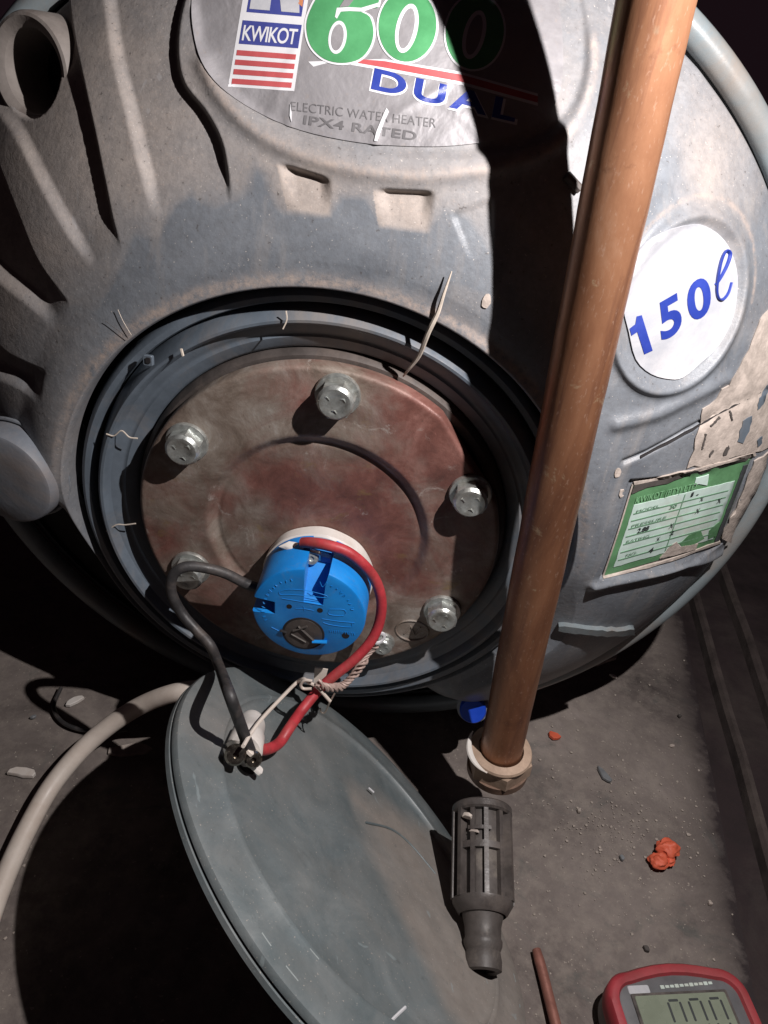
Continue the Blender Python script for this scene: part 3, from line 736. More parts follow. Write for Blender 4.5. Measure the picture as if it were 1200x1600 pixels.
# energy label
el = patch('rating_label', LQ, M['lgreen'], heater, .0010, 7)
el['label'] = 'torn green and pale rating label'
QM = quadmap(LQ)
def q4(u0, v0, u1, v1): return [tuple(QM(u, v)) for u, v in ((u0, v0), (u1, v0), (u1, v1), (u0, v1))]
for P, mt, off in ((q4(.06, .235, .93, .925), 'pale', .0014), ([tuple(QM(u, v)) for u, v in ((0, 0), (.55, -.02), (.98, -.03), (.96, .0), (.7, .02), (.6, .045), (.45, .02), (.3, .06), (.12, .05), (0, .09))], 'speck', .0017),
                   ([tuple(QM(u, v)) for u, v in ((.48, .98), (.52, .88), (.58, .82), (.64, .9), (.8, .93), (.8, 1.0))], 'tan', .0018),
                   ([tuple(QM(u, v)) for u, v in ((.62, .86), (.68, .78), (.78, .77), (.84, .88), (.75, .93), (.66, .92))], 'lgreen', .0017),
                   ([tuple(QM(u, v)) for u, v in ((.86, .80), (.93, .72), (.95, .9), (.88, .91))], 'lgreen', .0017),
                   ([tuple(QM(u, v)) for u, v in ((.55, .08), (.66, .07), (.68, .2), (.6, .16), (.56, .16))], 'pale', .0017),
                   (q4(.955, .06, .995, .97), 'body', .0016)):
    patch('label_field' if mt == 'pale' else ('label_tear' if mt in ('tan', 'speck') else 'label_print'), P, M[mt], el, off, 6, .5)
for v in (.33, .41, .50, .585, .67, .76, .845): patch('label_line', q4(.08, v, .90, v+.012), M['softink'], el, .0017, 6)
for u in (.5,): patch('label_line', q4(u, .25, u+.008, .9), M['softink'], el, .0018, 6)
def ltext(s, u, v, wu, hv, mat='ink', bold=.02): 
    text_on('label_text', s, tuple(QM(u, v)), QM(u+wu, v)-QM(u, v), QM(u, v-hv)-QM(u, v), M[mat], el, .0020, bold, 0, True, .3)
ltext('KWIKOT (PTY) LTD', .06, .205, .52, .075, 'lpale', .0)
ltext('2.88', .17, .575, .10, .055); ltext('X', .46, .62, .035, .055); ltext('X', .66, .52, .035, .055); ltext('X', .83, .46, .035, .055); ltext('X', .66, .38, .03, .05)
ltext('1.', .56, .29, .07, .05); ltext('30', .40, .38, .06, .045, 'softink'); ltext('4', .34, .86, .045, .055); ltext('X', .38, .74, .03, .045); ltext('2', .49, .71, .035, .045)
ltext('MODEL', .1, .325, .2, .035, 'softink', 0); ltext('PRESSURE', .1, .49, .3, .035, 'softink', 0); ltext('RATING', .1, .665, .2, .035, 'softink', 0); ltext('NO.', .14, .83, .1, .035, 'softink', 0)
# label frame and torn backing
def strip(name, P, wpx, mat, parent, off, jag=0):
    P = np.array(smoothline(P, 5)); d = np.gradient(P, axis=0); d /= np.linalg.norm(d, axis=1)[:, None]; n_ = np.stack([-d[:, 1], d[:, 0]], -1)
    L = np.array([wpx/2*(1+random.uniform(-jag, jag)) for _ in P])[:, None]; R = np.array([wpx/2*(1+random.uniform(-jag, jag)) for _ in P])[:, None]
    return patch(name, [tuple(p) for p in P+n_*L]+[tuple(p) for p in (P-n_*R)[::-1]], mat, parent, off, max(4, wpx*.8), 0)
strip('label_edge', [(988, 756), (966, 828), (942, 899)], 2.2, M['tan'], heater, .0012)
strip('label_edge', [(942, 900), (1030, 878), (1125, 845)], 3.4, M['tan'], heater, .0016, .4)
strip('label_edge', [(990, 753), (1080, 735), (1180, 708)], 4.5, M['tan'], heater, .0016, .5)
patch('torn_film', dens([(1220, 455), (1186, 505), (1170, 548), (1152, 570), (1143, 590), (1118, 622), (1098, 640), (1092, 662), (1085, 690), (1073, 730), (1100, 727), (1140, 718), (1175, 706), (1200, 697), (1225, 690), (1230, 560)], 12, 3), M['tan'], heater, .0011, 8, 1.2)
patch('torn_film', dens([(1180, 718), (1200, 706), (1192, 740), (1172, 782), (1150, 826), (1140, 846), (1128, 842), (1133, 826), (1150, 790), (1168, 745)], 9, 2), M['tan'], heater, .0011, 7, .8)
patch('film_patch', dens([(1160, 655), (1175, 648), (1170, 672), (1160, 690), (1152, 688), (1155, 672)], 8, 1), M['collar'], heater, .0016, 6)
for k_, (hx, hy, hw, hh) in enumerate(((1192, 618, 4, 22), (1134, 703, 2.5, 9), (1186, 688, 3, 8), (1111, 706, 2, 6))):
    patch('film_patch', dens(ell((hx, hy), hw, hh, 24, 12), 4, 1.3), M['speck' if k_ % 2 else 'collar'], heater, .0016, 4)
strip('crack', [(1000, 712), (1070, 676), (1130, 640), (1210, 600)], 2.4, M['hole_black'], heater, .0014, .7)
for P in ([(1110, 664), (1124, 650)], [(1096, 700), (1099, 690), (1102, 676)], [(1140, 640), (1143, 655)]): strip('crack', P if len(P) > 2 else [P[0], tuple((np.array(P[0])+P[1])/2), P[1]], 2.6, M['speck'], heater, .0017, .5)
for c_ in ((965, 738, 5), (972, 770, 4), (760, 470, 7), (955, 372, 4)): patch('scuff_glint', ell(c_[:2], c_[2], c_[2]*1.6, 20, 12), M['tan'], heater, .0007, 4, .8)
strip('broken_edge', [(872, 976), (915, 981), (955, 984), (990, 982)], 9, M['rim'], heater, .004, .25)

# ---------------------------------------------------------------- thermostat
tc_ = atY((482, 960), .327); tc_[1] = YP+.0045
ths = thing('thermostat', 'round blue water heater thermostat with white base, pushed into the rusty flange', 'thermostat', None, tuple(tc_))
TR = .0330
DEP = YP+.0045-.327
def inslot(u, v):
    if abs(u+.0005) < .0065 and v > .0115: return True      # top wire slot
    if u < -.0205 and -.0045 < v < .0045: return True
    return False
# body outline with notches
out = []
for k in range(180):
    a_ = 2*math.pi*k/180; u, v = TR*math.cos(a_), TR*math.sin(a_); out.append((u, v))
def pushin(o):
    pts = []
    res = []
    for u, v in o:
        if abs(u-.002) < .0062 and v > 0: continue
        if u < -.024 and -.0048 < v-.001 < .0048: continue
        res.append((u, v))
    # insert slot corners
    fin = []
    for i, (u, v) in enumerate(res):
        fin.append((u, v)); u2, v2 = res[(i+1) % len(res)]
        if u > .002 and v > .02 and u2 < .002 and v2 > .02:
            fin += [(.0082, .0250), (.0080, .0085), (-.0036, .0085), (-.0044, .0250)]
        if u < -.024 and v > 0 and u2 < -.024 and v2 < .0:
            fin += [(-.0205, .0056), (-.0200, -.0038)]
    return fin
ol = pushin(out)
def polyloft(rings, org, parent, name, mat, sharp=30):
    """rings: list of (outline scale, h); concave outline, triangulated cap"""
    org = np.asarray(org, float); n = len(ol); V = []; Fc = []
    for s, h in rings:
        for u, v in ol: V.append(org+np.array([u*s, -h, v*s]))
    for k in range(len(rings)-1):
        for i in range(n): Fc.append((k*n+i, k*n+(i+1) % n, (k+1)*n+(i+1) % n, (k+1)*n+i))
    r = delaunay_2d_cdt([Vector(p) for p in ol], [], [list(range(n))], 1, 1e-7)
    for f in r[2]: Fc.append(tuple((len(rings)-1)*n+r[3][i][0] for i in f))
    return mk(name, V, Fc, mat, parent, True, sharp)
polyloft([(1.0, .0105), (1.0, DEP-.0016), (.985, DEP-.0004), (.96, DEP)], tc_, ths, 'housing', M['blue'])
mk('housing_core', *lathe([(.0001, .004), (.0285, .004), (.0285, DEP-.019), (.0001, DEP-.019)], tc_, (0, -1, 0), 48), M['blue'], ths)
mk('base_ring', *lathe([(.0001, 0), (.0315, 0), (.0335, .0015), (.0338, .0095), (.0325, .0108), (.0001, .0108)], tc_, (0, -1, 0), 80, wob=lambda a_, j: 1+.006*math.sin(9*a_)), M['white'], ths)
def on_face(u, v, h=0): return tc_+np.array([u, -DEP-h, v])
def facepx(p, h=0): return atY(p, .327-h)
# dial
dc = facepx((474, 990))
mk('dial_well', *lathe([(.0001, .0003), (.0122, .0003), (.0126, 0), (.0126, -.002)], dc, (0, -1, 0), 40), M['hole_black'], ths)
dl = mk('dial', *lathe([(.0001, .0006), (.0098, .0006), (.0112, .0004), (.0114, 0)], dc, (0, -1, 0), 40), M['rubber'], ths)
for (x0, y0), (x1, y1), w_ in (((458, 985), (480, 978), .0012), ((466, 978), (492, 1002), .0010), ((455, 990), (478, 1003), .0007)):
    mk('dial_slot', *tube([atY((x0, y0), .3262), atY((x1, y1), .3262)], w_, 6, 1, False, None, .5), M['fitgrey'], dl)
mk('dial_pointer', *tube([atY((488, 1002), .3258), atY((511, 1003), .3258)], .0014, 8, 1, False, None, .6), M['blue'], ths)
mk('dial_pointer', *tube([atY((438, 985), .3262), atY((448, 988), .3262)], .0010, 8, 1, False, None, .6), M['hole_black'], ths)
for p, r in (((452, 947.5), .0016), ((500, 953.5), .0017), ((540, 993), .0022)):
    mk('hole', *lathe([(.0001, .00015), (r, .00015), (r, -.001)], facepx(p), (0, -1, 0), 20), M['hole_black'], ths)
# raised marks on the face
mb = MB()
def stroke(P, r=.00018): mb.add(*tube([facepx(p, .0001) for p in P], r, 5, 3))
stroke([(436, 925), (450, 921), (480, 923), (508, 930), (509, 934), (480, 931), (450, 929), (438, 929), (436, 925)])
stroke([(440, 935), (470, 940), (505, 946)]); stroke([(515, 952), (538, 953), (537, 962), (514, 960), (515, 952)]); stroke([(503, 967), (530, 971), (554, 973)]); stroke([(505, 973), (520, 977), (548, 980), (550, 974)])
stroke([(462, 951), (474, 951), (490, 954)]); stroke([(474, 947), (476, 955)]); stroke([(500, 909), (504, 917), (510, 911)])
stroke([(424, 980), (436, 986)])
g = random.Random(4)
for k in range(26):
    a_ = math.radians(20+k*7.2+(g.random()*2)); rr2 = .0262
    if 78 < math.degrees(a_) < 112: continue
    u, v = rr2*math.cos(a_), rr2*math.sin(a_)
    q = on_face(u, v, .0001); t = np.array([-math.sin(a_), 0, math.cos(a_)]); rd = np.array([math.cos(a_), 0, math.sin(a_)])
    for s_ in range(2): mb.add(*tube([q+rd*g.uniform(-.001, 0)+t*.0006*s_, q+rd*g.uniform(.0004, .0012)+t*.0007*s_+t*g.uniform(-.0006, .0006)], .00022, 4, 1, False))
for k in range(12):
    x = 515+k*3.4; stroke([(x, 984+k*.4), (x+g.uniform(-1.5, 1.5), 988+k*.4)], .0002)
mb.build('raised_marking', M['blue'], ths)
# terminal screw in the top slot
scp = atY((487, 872), .3445)
Rv = [(-.0050, .0080, DEP-.0012), (.0084, .0080, DEP-.0012), (.0086, .0305, .0165), (-.0048, .0305, .0165)]
Rb = [(u, v, .006) for u, v, h in Rv]
mk('slot_ramp', [tc_+np.array([u, -h, v]) for u, v, h in Rv+Rb], [(0, 1, 2, 3), (4, 5, 6, 7), (0, 1, 5, 4), (1, 2, 6, 5), (2, 3, 7, 6), (3, 0, 4, 7)], M['blue'], ths, False)
ts = mk('terminal_screw', *lathe([(.0001, -.006), (.0040, -.006), (.0040, .001), (.0034, .0020), (.0016, .0021), (.0012, .0010), (.0001, .0010)], scp, (.1, -1, .45), 28), M['zinc'], ths)
mk('terminal_clip', *prism(rrect(.0105, .013, .002), scp+np.array([.0, .0022, -.0015]), (1, 0, 0), (0, -.3, .95), (0, -.95, -.3), -.001, .001, .0003), M['zinc'], ths)
mk('sealant', *lump(atY((462, 856), .351), .0045, 2, (1.9, .8, .7), 5, .18), M['white'], ths)

# ---------------------------------------------------------------- flange cover (lid) leaning in the foreground
LN = np.array([.5913, .3437, .7295]); LN /= np.linalg.norm(LN); LC = np.array([.01535, .25405, .09715])+LN*.004; LR = .136
def lidpt(p, h=0.0):
    d = ray(np.array(p, float)); t = ((LC+LN*h-CAM)@LN)/(d@LN); return CAM+d*t
cover = thing('flange_cover', 'round grey plastic flange cover hanging by its wires in front of the heater', 'cover')
lp = [(.0005, -.0015), (.02, -.0014), (.045, -.0012), (.07, -.0008), (.09, -.0003), (.1045, .0002), (.1062, .0008), (.1074, .0026), (.1088, .003), (.1105, .0024), (.112, .0016), (.118, .0014), (.126, .0012), (.1325, .0008), (.135, -.0002), (.1358, -.002), (.1358, -.0036), (.1345, -.0041), (.1345, -.0049), (.1360, -.0055), (.1362, -.0080), (.1350, -.0088), (.1338, -.0080), (.1335, -.004), (.1, -.0035), (.0005, -.0045)]
lv, lf = lathe(lp, LC, LN, 220)
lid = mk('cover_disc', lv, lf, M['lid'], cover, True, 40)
lv = np.array(lv); lpx = topx(lv)
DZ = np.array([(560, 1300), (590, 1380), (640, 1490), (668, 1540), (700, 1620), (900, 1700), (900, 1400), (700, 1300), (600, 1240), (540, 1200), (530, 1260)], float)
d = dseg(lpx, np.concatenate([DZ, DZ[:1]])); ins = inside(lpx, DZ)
dv = .12+np.where(ins, .8*ss(d/26), 0)+.35*blob(lpx, (330, 1130), 60)+.25*blob(lpx, (480, 1180), 60)  # tan tone over the right of the disc, firm left edge
at_ = lid.data.attributes.new('tan_tone', 'FLOAT', 'POINT'); at_.data.foreach_set('value', dv.astype(np.float32))
def lid_line(P, r, mat, nm, h=.0032):
    return mk(nm, *tube([lidpt(p, h) for p in P], r, 6, 4), mat, cover)
lid_line([(572, 1285), (610, 1295), (640, 1318), (680, 1365)], .0007, M['lid'], 'moulding_line', -.0006)
lid_line([(608, 1598), (620, 1586), (633, 1574)], .0008, M['pwhite'], 'scratch', .0)
lid_line([(576, 1231), (584, 1238)], .0006, M['pwhite'], 'scratch', .0022)

g = random.Random(21)
for k in range(7):
    a_ = math.radians(g.uniform(95, 235)); e1l, e2l, _ = basis(LN)
    r0 = g.choice([.1085, .110, .122, .129, .1345]); da = g.uniform(.015, .07)
    mk('scuff_glint', *tube([LC+(e1l*math.cos(a_+da*t)+e2l*math.sin(a_+da*t))*r0+LN*({.1085: .0029, .110: .0026}.get(r0, .0011 if r0 < .13 else .0)) for t in (0, .5, 1)], g.uniform(.00018, .0004), 5, 3, True, None, .6), M['scuff_glint'], cover)  # pale rim scuffs that also paint highlights on the ridge
# terminal block on the cover
tb0 = lidpt((384, 1168), .0)
tb = thing('terminal_block', 'small white terminal block with shiny screws on the grey flange cover', 'terminal block', None, tuple(tb0))
e1, e2, n_ = basis(LN)
upd = lidpt((396, 1125))-lidpt((372, 1190)); upd -= LN*(upd@LN); upd /= np.linalg.norm(upd); sd = np.cross(upd, LN)
cb = lidpt((388, 1150), .006)
ca = lidpt((381, 1174), .007); cb2 = lidpt((395, 1126), .005); cax = cb2-ca; cl_ = np.linalg.norm(cax); cax /= cl_
mk('ceramic_body', *lathe([(.0001, 0), (.0088, 0), (.0098, .002), (.0092, cl_*.45), (.0082, cl_*.5), (.0078, cl_*.86), (.0066, cl_), (.0040, cl_+.0006), (.0036, cl_-.002), (.0001, cl_-.002)], ca, cax, 36, wob=lambda a_, j: 1+.05*math.sin(2*a_)), M['white'], tb)
for (p, mt, r, L) in (((366, 1176), 'bronze', .0056, .012), ((394, 1184), 'bronze', .0046, .010)):
    c_ = lidpt(p, .009)
    s_ = mk('screw', *lathe([(.0001, -.004), (r, -.004), (r, L*.5), (r*.8, L*.62), (r*.3, L*.64), (r*.25, L*.45), (.0001, L*.45)], c_, LN*.4-upd*.9, 24), M[mt], tb)
mk('clamp_tab', *prism(rrect(.014, .0055, .0015), lidpt((394, 1194), .006), sd, upd, LN, -.001, .001, .0003), M['white'], tb)
mk('clamp_tab', *prism(rrect(.004, .008, .001), lidpt((392, 1172), .013), sd, upd, LN, -.001, .001, .0003), M['cream'], tb)
mk('gland_shadow_hole', *lathe([(.0001, .0004), (.007, .0004), (.008, 0), (.008, -.001)], lidpt((383, 1190), 0), LN, 20), M['hole_black'], tb)

# ---------------------------------------------------------------- wires
def pathY(L): return [atY(p, y) for p, y in L]
rp = pathY([((473, 848), .3475), ((487, 848), .345), ((512, 852), .343), ((542, 862), .343), ((568, 882), .344), ((587, 908), .345), ((596, 940), .346), ((592, 975), .345), ((578, 1004), .341), ((552, 1032), .335), ((522, 1056), .328), ((498, 1078), .322)])
rp += [lidpt((470, 1112), .022), lidpt((452, 1138), .016), lidpt((437, 1160), .0095), lidpt((420, 1170), .009), lidpt((402, 1172), .010)]
rw = mk('red_wire', *tube(rp, .0032, 14, 10), M['red']); tag(rw, 'thick red wire curving from the blue thermostat down to the white terminal block', 'wire')
bp_ = pathY([((402, 918), .348), ((384, 912), .346), ((352, 896), .343), ((318, 887), .340), ((288, 886), .337), ((270, 900), .334), ((268, 926), .331), ((284, 958), .329), ((306, 984), .325), ((328, 1008), .320), ((342, 1040), .314)])
bp_ += [lidpt((356, 1078), .035), lidpt((372, 1122), .026), lidpt((384, 1155), .017), lidpt((395, 1184), .008)]
bw = mk('black_wire', *tube(bp_, .0031, 14, 10), M['black']); tag(bw, 'thick black wire looping over a flange bolt from the blue thermostat to the cover', 'wire')
gw = mk('thin_wire', *tube([lidpt((380, 1166), .02), lidpt((392, 1146), .02), lidpt((410, 1122), .022), lidpt((440, 1090), .027), atY((462, 1068), .322), atY((474, 1061), .32), atY((482, 1066), .318), atY((496, 1074), .318), atY((516, 1096), .316)], .0011, 8, 8), M['cream']); tag(gw, 'thin pale wire rising from the terminal block to the red wire', 'wire')
hw = mk('thin_wire', *tube([atY((487, 1076), .317), atY((474, 1076), .317), atY((470, 1070), .317), atY((476, 1063), .317), atY((488, 1064), .317)], .0009, 8, 6), M['cream']); tag(hw, 'small curled pale wire end beside the red wire', 'wire')
hk = mk('wire_hook', *tube([atY((523, 1083), .321), atY((514, 1100), .319), atY((508, 1113), .319), atY((502, 1113), .319), atY((500, 1107), .319)], .0006, 6, 6), M['wire']); tag(hk, 'fine bent wire hook hanging below the red wire', 'wire')
# twisted bare strand from the ring lug
sp = catmull(pathY([((588, 1008), .346), ((575, 1022), .342), ((562, 1040), .336), ((548, 1060), .33), ((535, 1072), .326), ((515, 1073), .320), ((495, 1068), .316)]), 14)
st = thing('earth_strand', 'frayed twisted bare strand hanging from the ring lug beside the red wire', 'wire', None, tuple(sp[0]))
T = np.gradient(sp, axis=0); T /= np.linalg.norm(T, axis=1)[:, None]
for k in range(4):
    Q = []
    for i in range(len(sp)):
        e1_, e2_, _ = basis(T[i]); a_ = i*.34+k*math.pi/2; rr2 = .0017+.0008*math.sin(i*.21+k)
        Q.append(sp[i]+e1_*math.cos(a_)*rr2+e2_*math.sin(a_)*rr2)
    mk('strand', *tube(Q, .0011, 6, 1, False, lambda t: .8+.3*math.sin(t*23+k)), M['strand'], st)
lg = atY((592, 997), .343)
lug = mk('ring_lug', *lathe([(.0036+.0012*math.cos(t), .0009*math.sin(t)) for t in np.linspace(0, 2*math.pi, 8, endpoint=False)], lg, (.45, -.8, .1), 28, True), M['pwhite']); tag(lug, 'small pale ring lug beside the smallest flange bolt', 'ring lug')
tb2 = mk('cable_tab', *prism([(-.004, .006), (.0045, .006), (.003, -.008), (-.0035, -.007)], atY((500, 1056), .345), (1, 0, 0), (0, .2, .97), (0, -.97, .2), -.0005, .0005), M['cream']); tag(tb2, 'small pale tab under the thermostat behind the red wire', 'tab')

# ---------------------------------------------------------------- copper pipe
pa, pb = np.array([.0662, .3314, .5159]), atD((781, 1180), .5106)
pd = (pb-pa)/np.linalg.norm(pb-pa); top = pa-pd*.16
pipe = thing('copper_pipe', 'long aged copper pipe leaning across the heater with a beige nut at its lower end', 'pipe', None, tuple(pb))
N = 60; mk('tube', *open_lathe([(.0122, -.002), (.0136, -.0015), (.0138, 0)]+[(.0138+.00011*math.sin(k*.9)+.00006*math.sin(k*2.3), k*(np.linalg.norm(pb-top))/N) for k in range(1, N+1)]+[(.0125, np.linalg.norm(pb-top)+.0003)], pb, -pd, 64), M['copper'], pipe)
nb = pb+pd*.0005; NS = 1.13
mk('collar_washer', *lathe([(.0150, .008), (.0202, .0072), (.0208, .0055), (.0202, .0035), (.0152, .0042)], nb, -pd, 64, True, wob=lambda a_, j: 1+.02*math.sin(2*a_+.6)), M['nut'], pipe)
mk('nut', *prism([(math.cos(math.radians(60*k+10))*.0220, math.sin(math.radians(60*k+10))*.0220) for k in range(6)], nb, *basis(-pd)[:2], -pd, -.008, .0035, .001), M['nut'], pipe, True, 25)
mk('nut_base', *lathe([(.0001, -.0165), (.0185, -.0165), (.0205, -.014), (.0208, -.008), (.0001, -.008)], nb, -pd, 40), M['nutb'], pipe)
c_ = atD((738, 1190), .448)
e1p, e2p, npd = basis(-pd)
arc = [nb-pd*(.006+.0065*math.sin(math.pi*k/12))+(e1p*math.cos(math.radians(195+k*9))+e2p*math.sin(math.radians(195+k*9)))*.0196 for k in range(13)]
left = -rt
arc = []
vd = (CAM-nb); vd -= pd*(vd@pd); vd /= np.linalg.norm(vd); sdv = np.cross(pd, vd); sdv *= (1 if sdv@left > 0 else -1)
for k in range(13):
    a_ = math.radians(15+k*7.5); arc.append(nb+(sdv*math.sin(a_)+vd*math.cos(a_))*.0212-pd*(.006+.0045*(k/12)**2))
mk('washer_flap', *tube(arc, .0021, 8, 3, True, lambda t: math.sin(math.pi*min(.97, max(.06, t)))**.7, .6), M['white'], pipe)

# ---------------------------------------------------------------- black slotted fitting
P1 = atD((753, 1262), .500); P2 = atD((755, 1520), .438)
fd = P2-P1; FL = np.linalg.norm(fd); fd /= FL
fit = thing('slotted_fitting', 'dirty black slotted plastic valve fitting with open nozzle below the copper pipe', 'pipe fitting', None, tuple(P1))
fv = CAM-P1; fv -= fd*(fv@fd); fv /= np.linalg.norm(fv); fs = np.cross(fd, fv); fs *= (1 if fs@rt > 0 else -1)
bl = FL*.60
mk('core', *lathe([(.0001, .002), (.0135, .002), (.0142, .006), (.0142, bl), (.0148, bl+.002), (.0125, bl+.007), (.0108, bl+.014), (.0106, bl+.020), (.0114, bl+.0215), (.0112, bl+.024), (.0090, bl+.029), (.0088, FL-.013), (.0100, FL-.0105), (.0108, FL-.006), (.0106, FL-.001), (.0085, FL), (.0068, FL-.001), (.0066, FL-.012), (.0001, FL-.012)], P1, fd, 48), M['fitgrey'], fit)
mk('bore', *open_lathe([(.0002, FL-.0115), (.0065, FL-.0115), (.00655, FL-.0025)], P1, fd, 32), M['hole_black'], fit)
mk('top_ring', *lathe([(.0001, 0), (.0182, 0), (.0192, .001), (.0194, .0048), (.018, .006), (.0001, .006)], P1, fd, 56), M['dark'], fit)
def arcbox(a0, a1, r0, r1, h0, h1, n=5):
    V = []; Fc = []
    for k in range(n+1):
        a_ = math.radians(a0+(a1-a0)*k/n); d = fv*math.cos(a_)+fs*math.sin(a_)
        for r, h in ((r0, h0), (r1, h0), (r1, h1), (r0, h1)): V.append(P1+d*r+fd*h)
    for k in range(n):
        for j in range(4): Fc.append((k*4+j, k*4+(j+1) % 4, k*4+4+(j+1) % 4, k*4+4+j))
    Fc += [(0, 1, 2, 3), (n*4, n*4+1, n*4+2, n*4+3)]
    return V, Fc
for a0 in (-86, -52, -24, 4, 38, 66, 100, 135, 170, 205, 240):
    w_ = 9 if a0 not in (-86, 66) else 15
    mk('rib', *arcbox(a0, a0+w_, .0135, .0192 if abs(a0) > 40 else .0178, .004, bl+.0005), M['dark'], fit, True, 30)
mk('cross_bar', *arcbox(-52, 47, .0135, .0176, bl*.46, bl*.53, 12), M['dark'], fit, True, 30)
mk('cross_bar', *arcbox(-30, 20, .0135, .0172, bl*.30, bl*.34, 8), M['dark'], fit, True, 30)
mk('shoulder', *lathe([(.0138, bl-.001), (.0185, bl), (.0182, bl+.002), (.0150, bl+.007), (.0138, bl+.008)], P1, fd, 48, True), M['dark'], fit)
mk('residue_flake', *lump(P1+fv*.0172-fs*.009+fd*.012, .0032, 1, (1, .5, 1.2), 8, .35), M['cream'], fit)
mk('residue_flake', *lump(P1+fv*.0165-fs*.004+fd*.021, .0026, 1, (1.4, .4, .6), 9, .35), M['tan'], fit)

# ---------------------------------------------------------------- cream cable behind the cover
cab = [atZ((-60, 1560), .006), atZ((-25, 1460), .006), atZ((2, 1385), .008), atZ((40, 1300), .012), atZ((85, 1222), .02), atZ((145, 1155), .036), atZ((215, 1105), .06), atZ((285, 1080), .085), atZ((340, 1082), .08), atZ((400, 1110), .05)]
cbl = thing('cream_cable', 'thick cream cable curving across the floor behind the grey cover', 'cable', None, tuple(cab[0]))
mk('sheath', *tube(cab, .0066, 20, 12), M['cream'], cbl)
q = [atZ((262+4*math.cos(t), 1092), .024) for t in (0,)]
cw = mk('thin_black_lead', *tube([atZ((95, 1075), .004), atZ((84, 1105), .004), atZ((100, 1130), .004), atZ((140, 1142), .005), atZ((200, 1140), .006)], .0017, 8, 8), M['black']); tag(cw, 'thin black lead looped on the floor behind the cream cable', 'lead')

# ---------------------------------------------------------------- floor items
def chip(name, px_, w_, h_, ang, mat, label, cat, group=None, th=.002, seed=1, z=.001):
    c_ = atZ(px_, z); g = random.Random(seed); poly = []
    for k in range(9):
        a_ = 2*math.pi*k/9; r = 1+g.uniform(-.28, .28); u, v = w_/2*math.cos(a_)*r, h_/2*math.sin(a_)*r
        an = math.radians(ang); poly.append((u*math.cos(an)-v*math.sin(an), u*math.sin(an)+v*math.cos(an)))
    o = mk(name, *prism(poly, c_, (1, 0, 0), (0, 1, g.uniform(-.1, .1)), (0, 0, 1), -.001, th, th*.3), mat); tag(o, label, cat, group); return o
cr = thing('orange_scrap', 'bright orange crumpled plastic scrap on the floor above the multimeter', 'scrap', None, tuple(atZ((1039, 1338), .004)))
mk('lobe', *lump(atZ((1044, 1325), .008), .0085, 4, (1.0, .8, .75), 11, .24), M['orange'], cr)
mk('lobe', *lump(atZ((1030, 1345), .006), .0068, 4, (1.1, .9, .7), 12, .24), M['orange'], cr)
mk('lobe', *lump(atZ((1046, 1342), .005), .0048, 4, (.8, 1.2, .7), 13, .24), M['orange'], cr)
chip('orange_flake', (866, 1150), .011, .007, -35, M['orange'], 'tiny orange flake on the floor right of the beige nut', 'flake', th=.002)
chip('metal_chip', (944, 1211), .018, .006, -55, M['tin'], 'small grey sliver of metal on the floor right of the copper pipe', 'chip', th=.0015, seed=3)
chip('pale_chip', (116, 1095), .017, .006, 50, M['white'], 'pale chip on the floor above the cream cable', 'chip', th=.002, seed=4)
chip('pale_chip', (35, 1208), .018, .007, 5, M['white'], 'pale oblong chip at the left edge, left of the cream cable', 'chip', th=.002, seed=5)
chip('pale_chip', (958, 1056), .007, .003, -30, M['white'], 'tiny white chip on the floor just below the heater at right', 'chip', th=.001, seed=6)
chip('cream_scrap', (942, 1030), .034, .011, 28, M['tan'], 'cream torn scrap lying under the lower right of the heater', 'scrap', th=.002, seed=9)
chip('board_scrap', (205, 1172), .03, .012, 15, M['tan'], 'flat tan scrap on the floor below the cream cable', 'scrap', th=.0015, seed=10)
dp = surf([(739, 1101)])[0]
dpl = mk('drain_plug', *lathe([(.0001, -.01), (.0095, -.01), (.0098, .012), (.0088, .0135), (.0001, .0137)], dp, (-.1, -.9, .45), 32), M['bluecap'], heater)
mk('plug_ring', *lathe([(.0096, .002), (.0118, .002), (.0120, .006), (.0096, .0064)], dp, (-.1, -.9, .45), 32, True), M['tin'], dpl)
rod = mk('copper_rod', *tube([atZ((838, 1484), .004), atZ((848, 1520), .0045), atZ((858, 1560), .005), atZ((868, 1600), .006), atZ((884, 1670), .006)], .0034, 12, 6, True, lambda t: .85+.15*min(1, t*8)), M['copperrod']); tag(rod, 'thin reddish metal rod on the floor left of the multimeter', 'rod')
for k, (p_, w0, h0, mt_, lab) in enumerate((((1050, 1165), .004, .0025, 'tan', 'tan dirt crumb on the floor right of the grey metal sliver'), ((1062, 1118), .003, .003, 'speck', 'dark dirt crumb on the floor below the rating label'),
        ((905, 1266), .0035, .003, 'grain', 'pale crumb on the floor between the black fitting and the orange scrap'), ((972, 1340), .004, .003, 'tin', 'grey crumb just left of the orange crumpled scrap'),
        ((1010, 1482), .004, .0035, 'speck', 'dark crumb on the floor just above the multimeter'), ((1110, 1412), .003, .002, 'tan', 'tan crumb below and right of the orange crumpled scrap'),
        ((52, 1120), .004, .003, 'tin', 'grey crumb at the left edge beside the black looped lead'))):
    chip('dirt_crumb', p_, w0, h0, k*37, M[mt_], lab, 'crumb', None, th=.0012, seed=50+k)
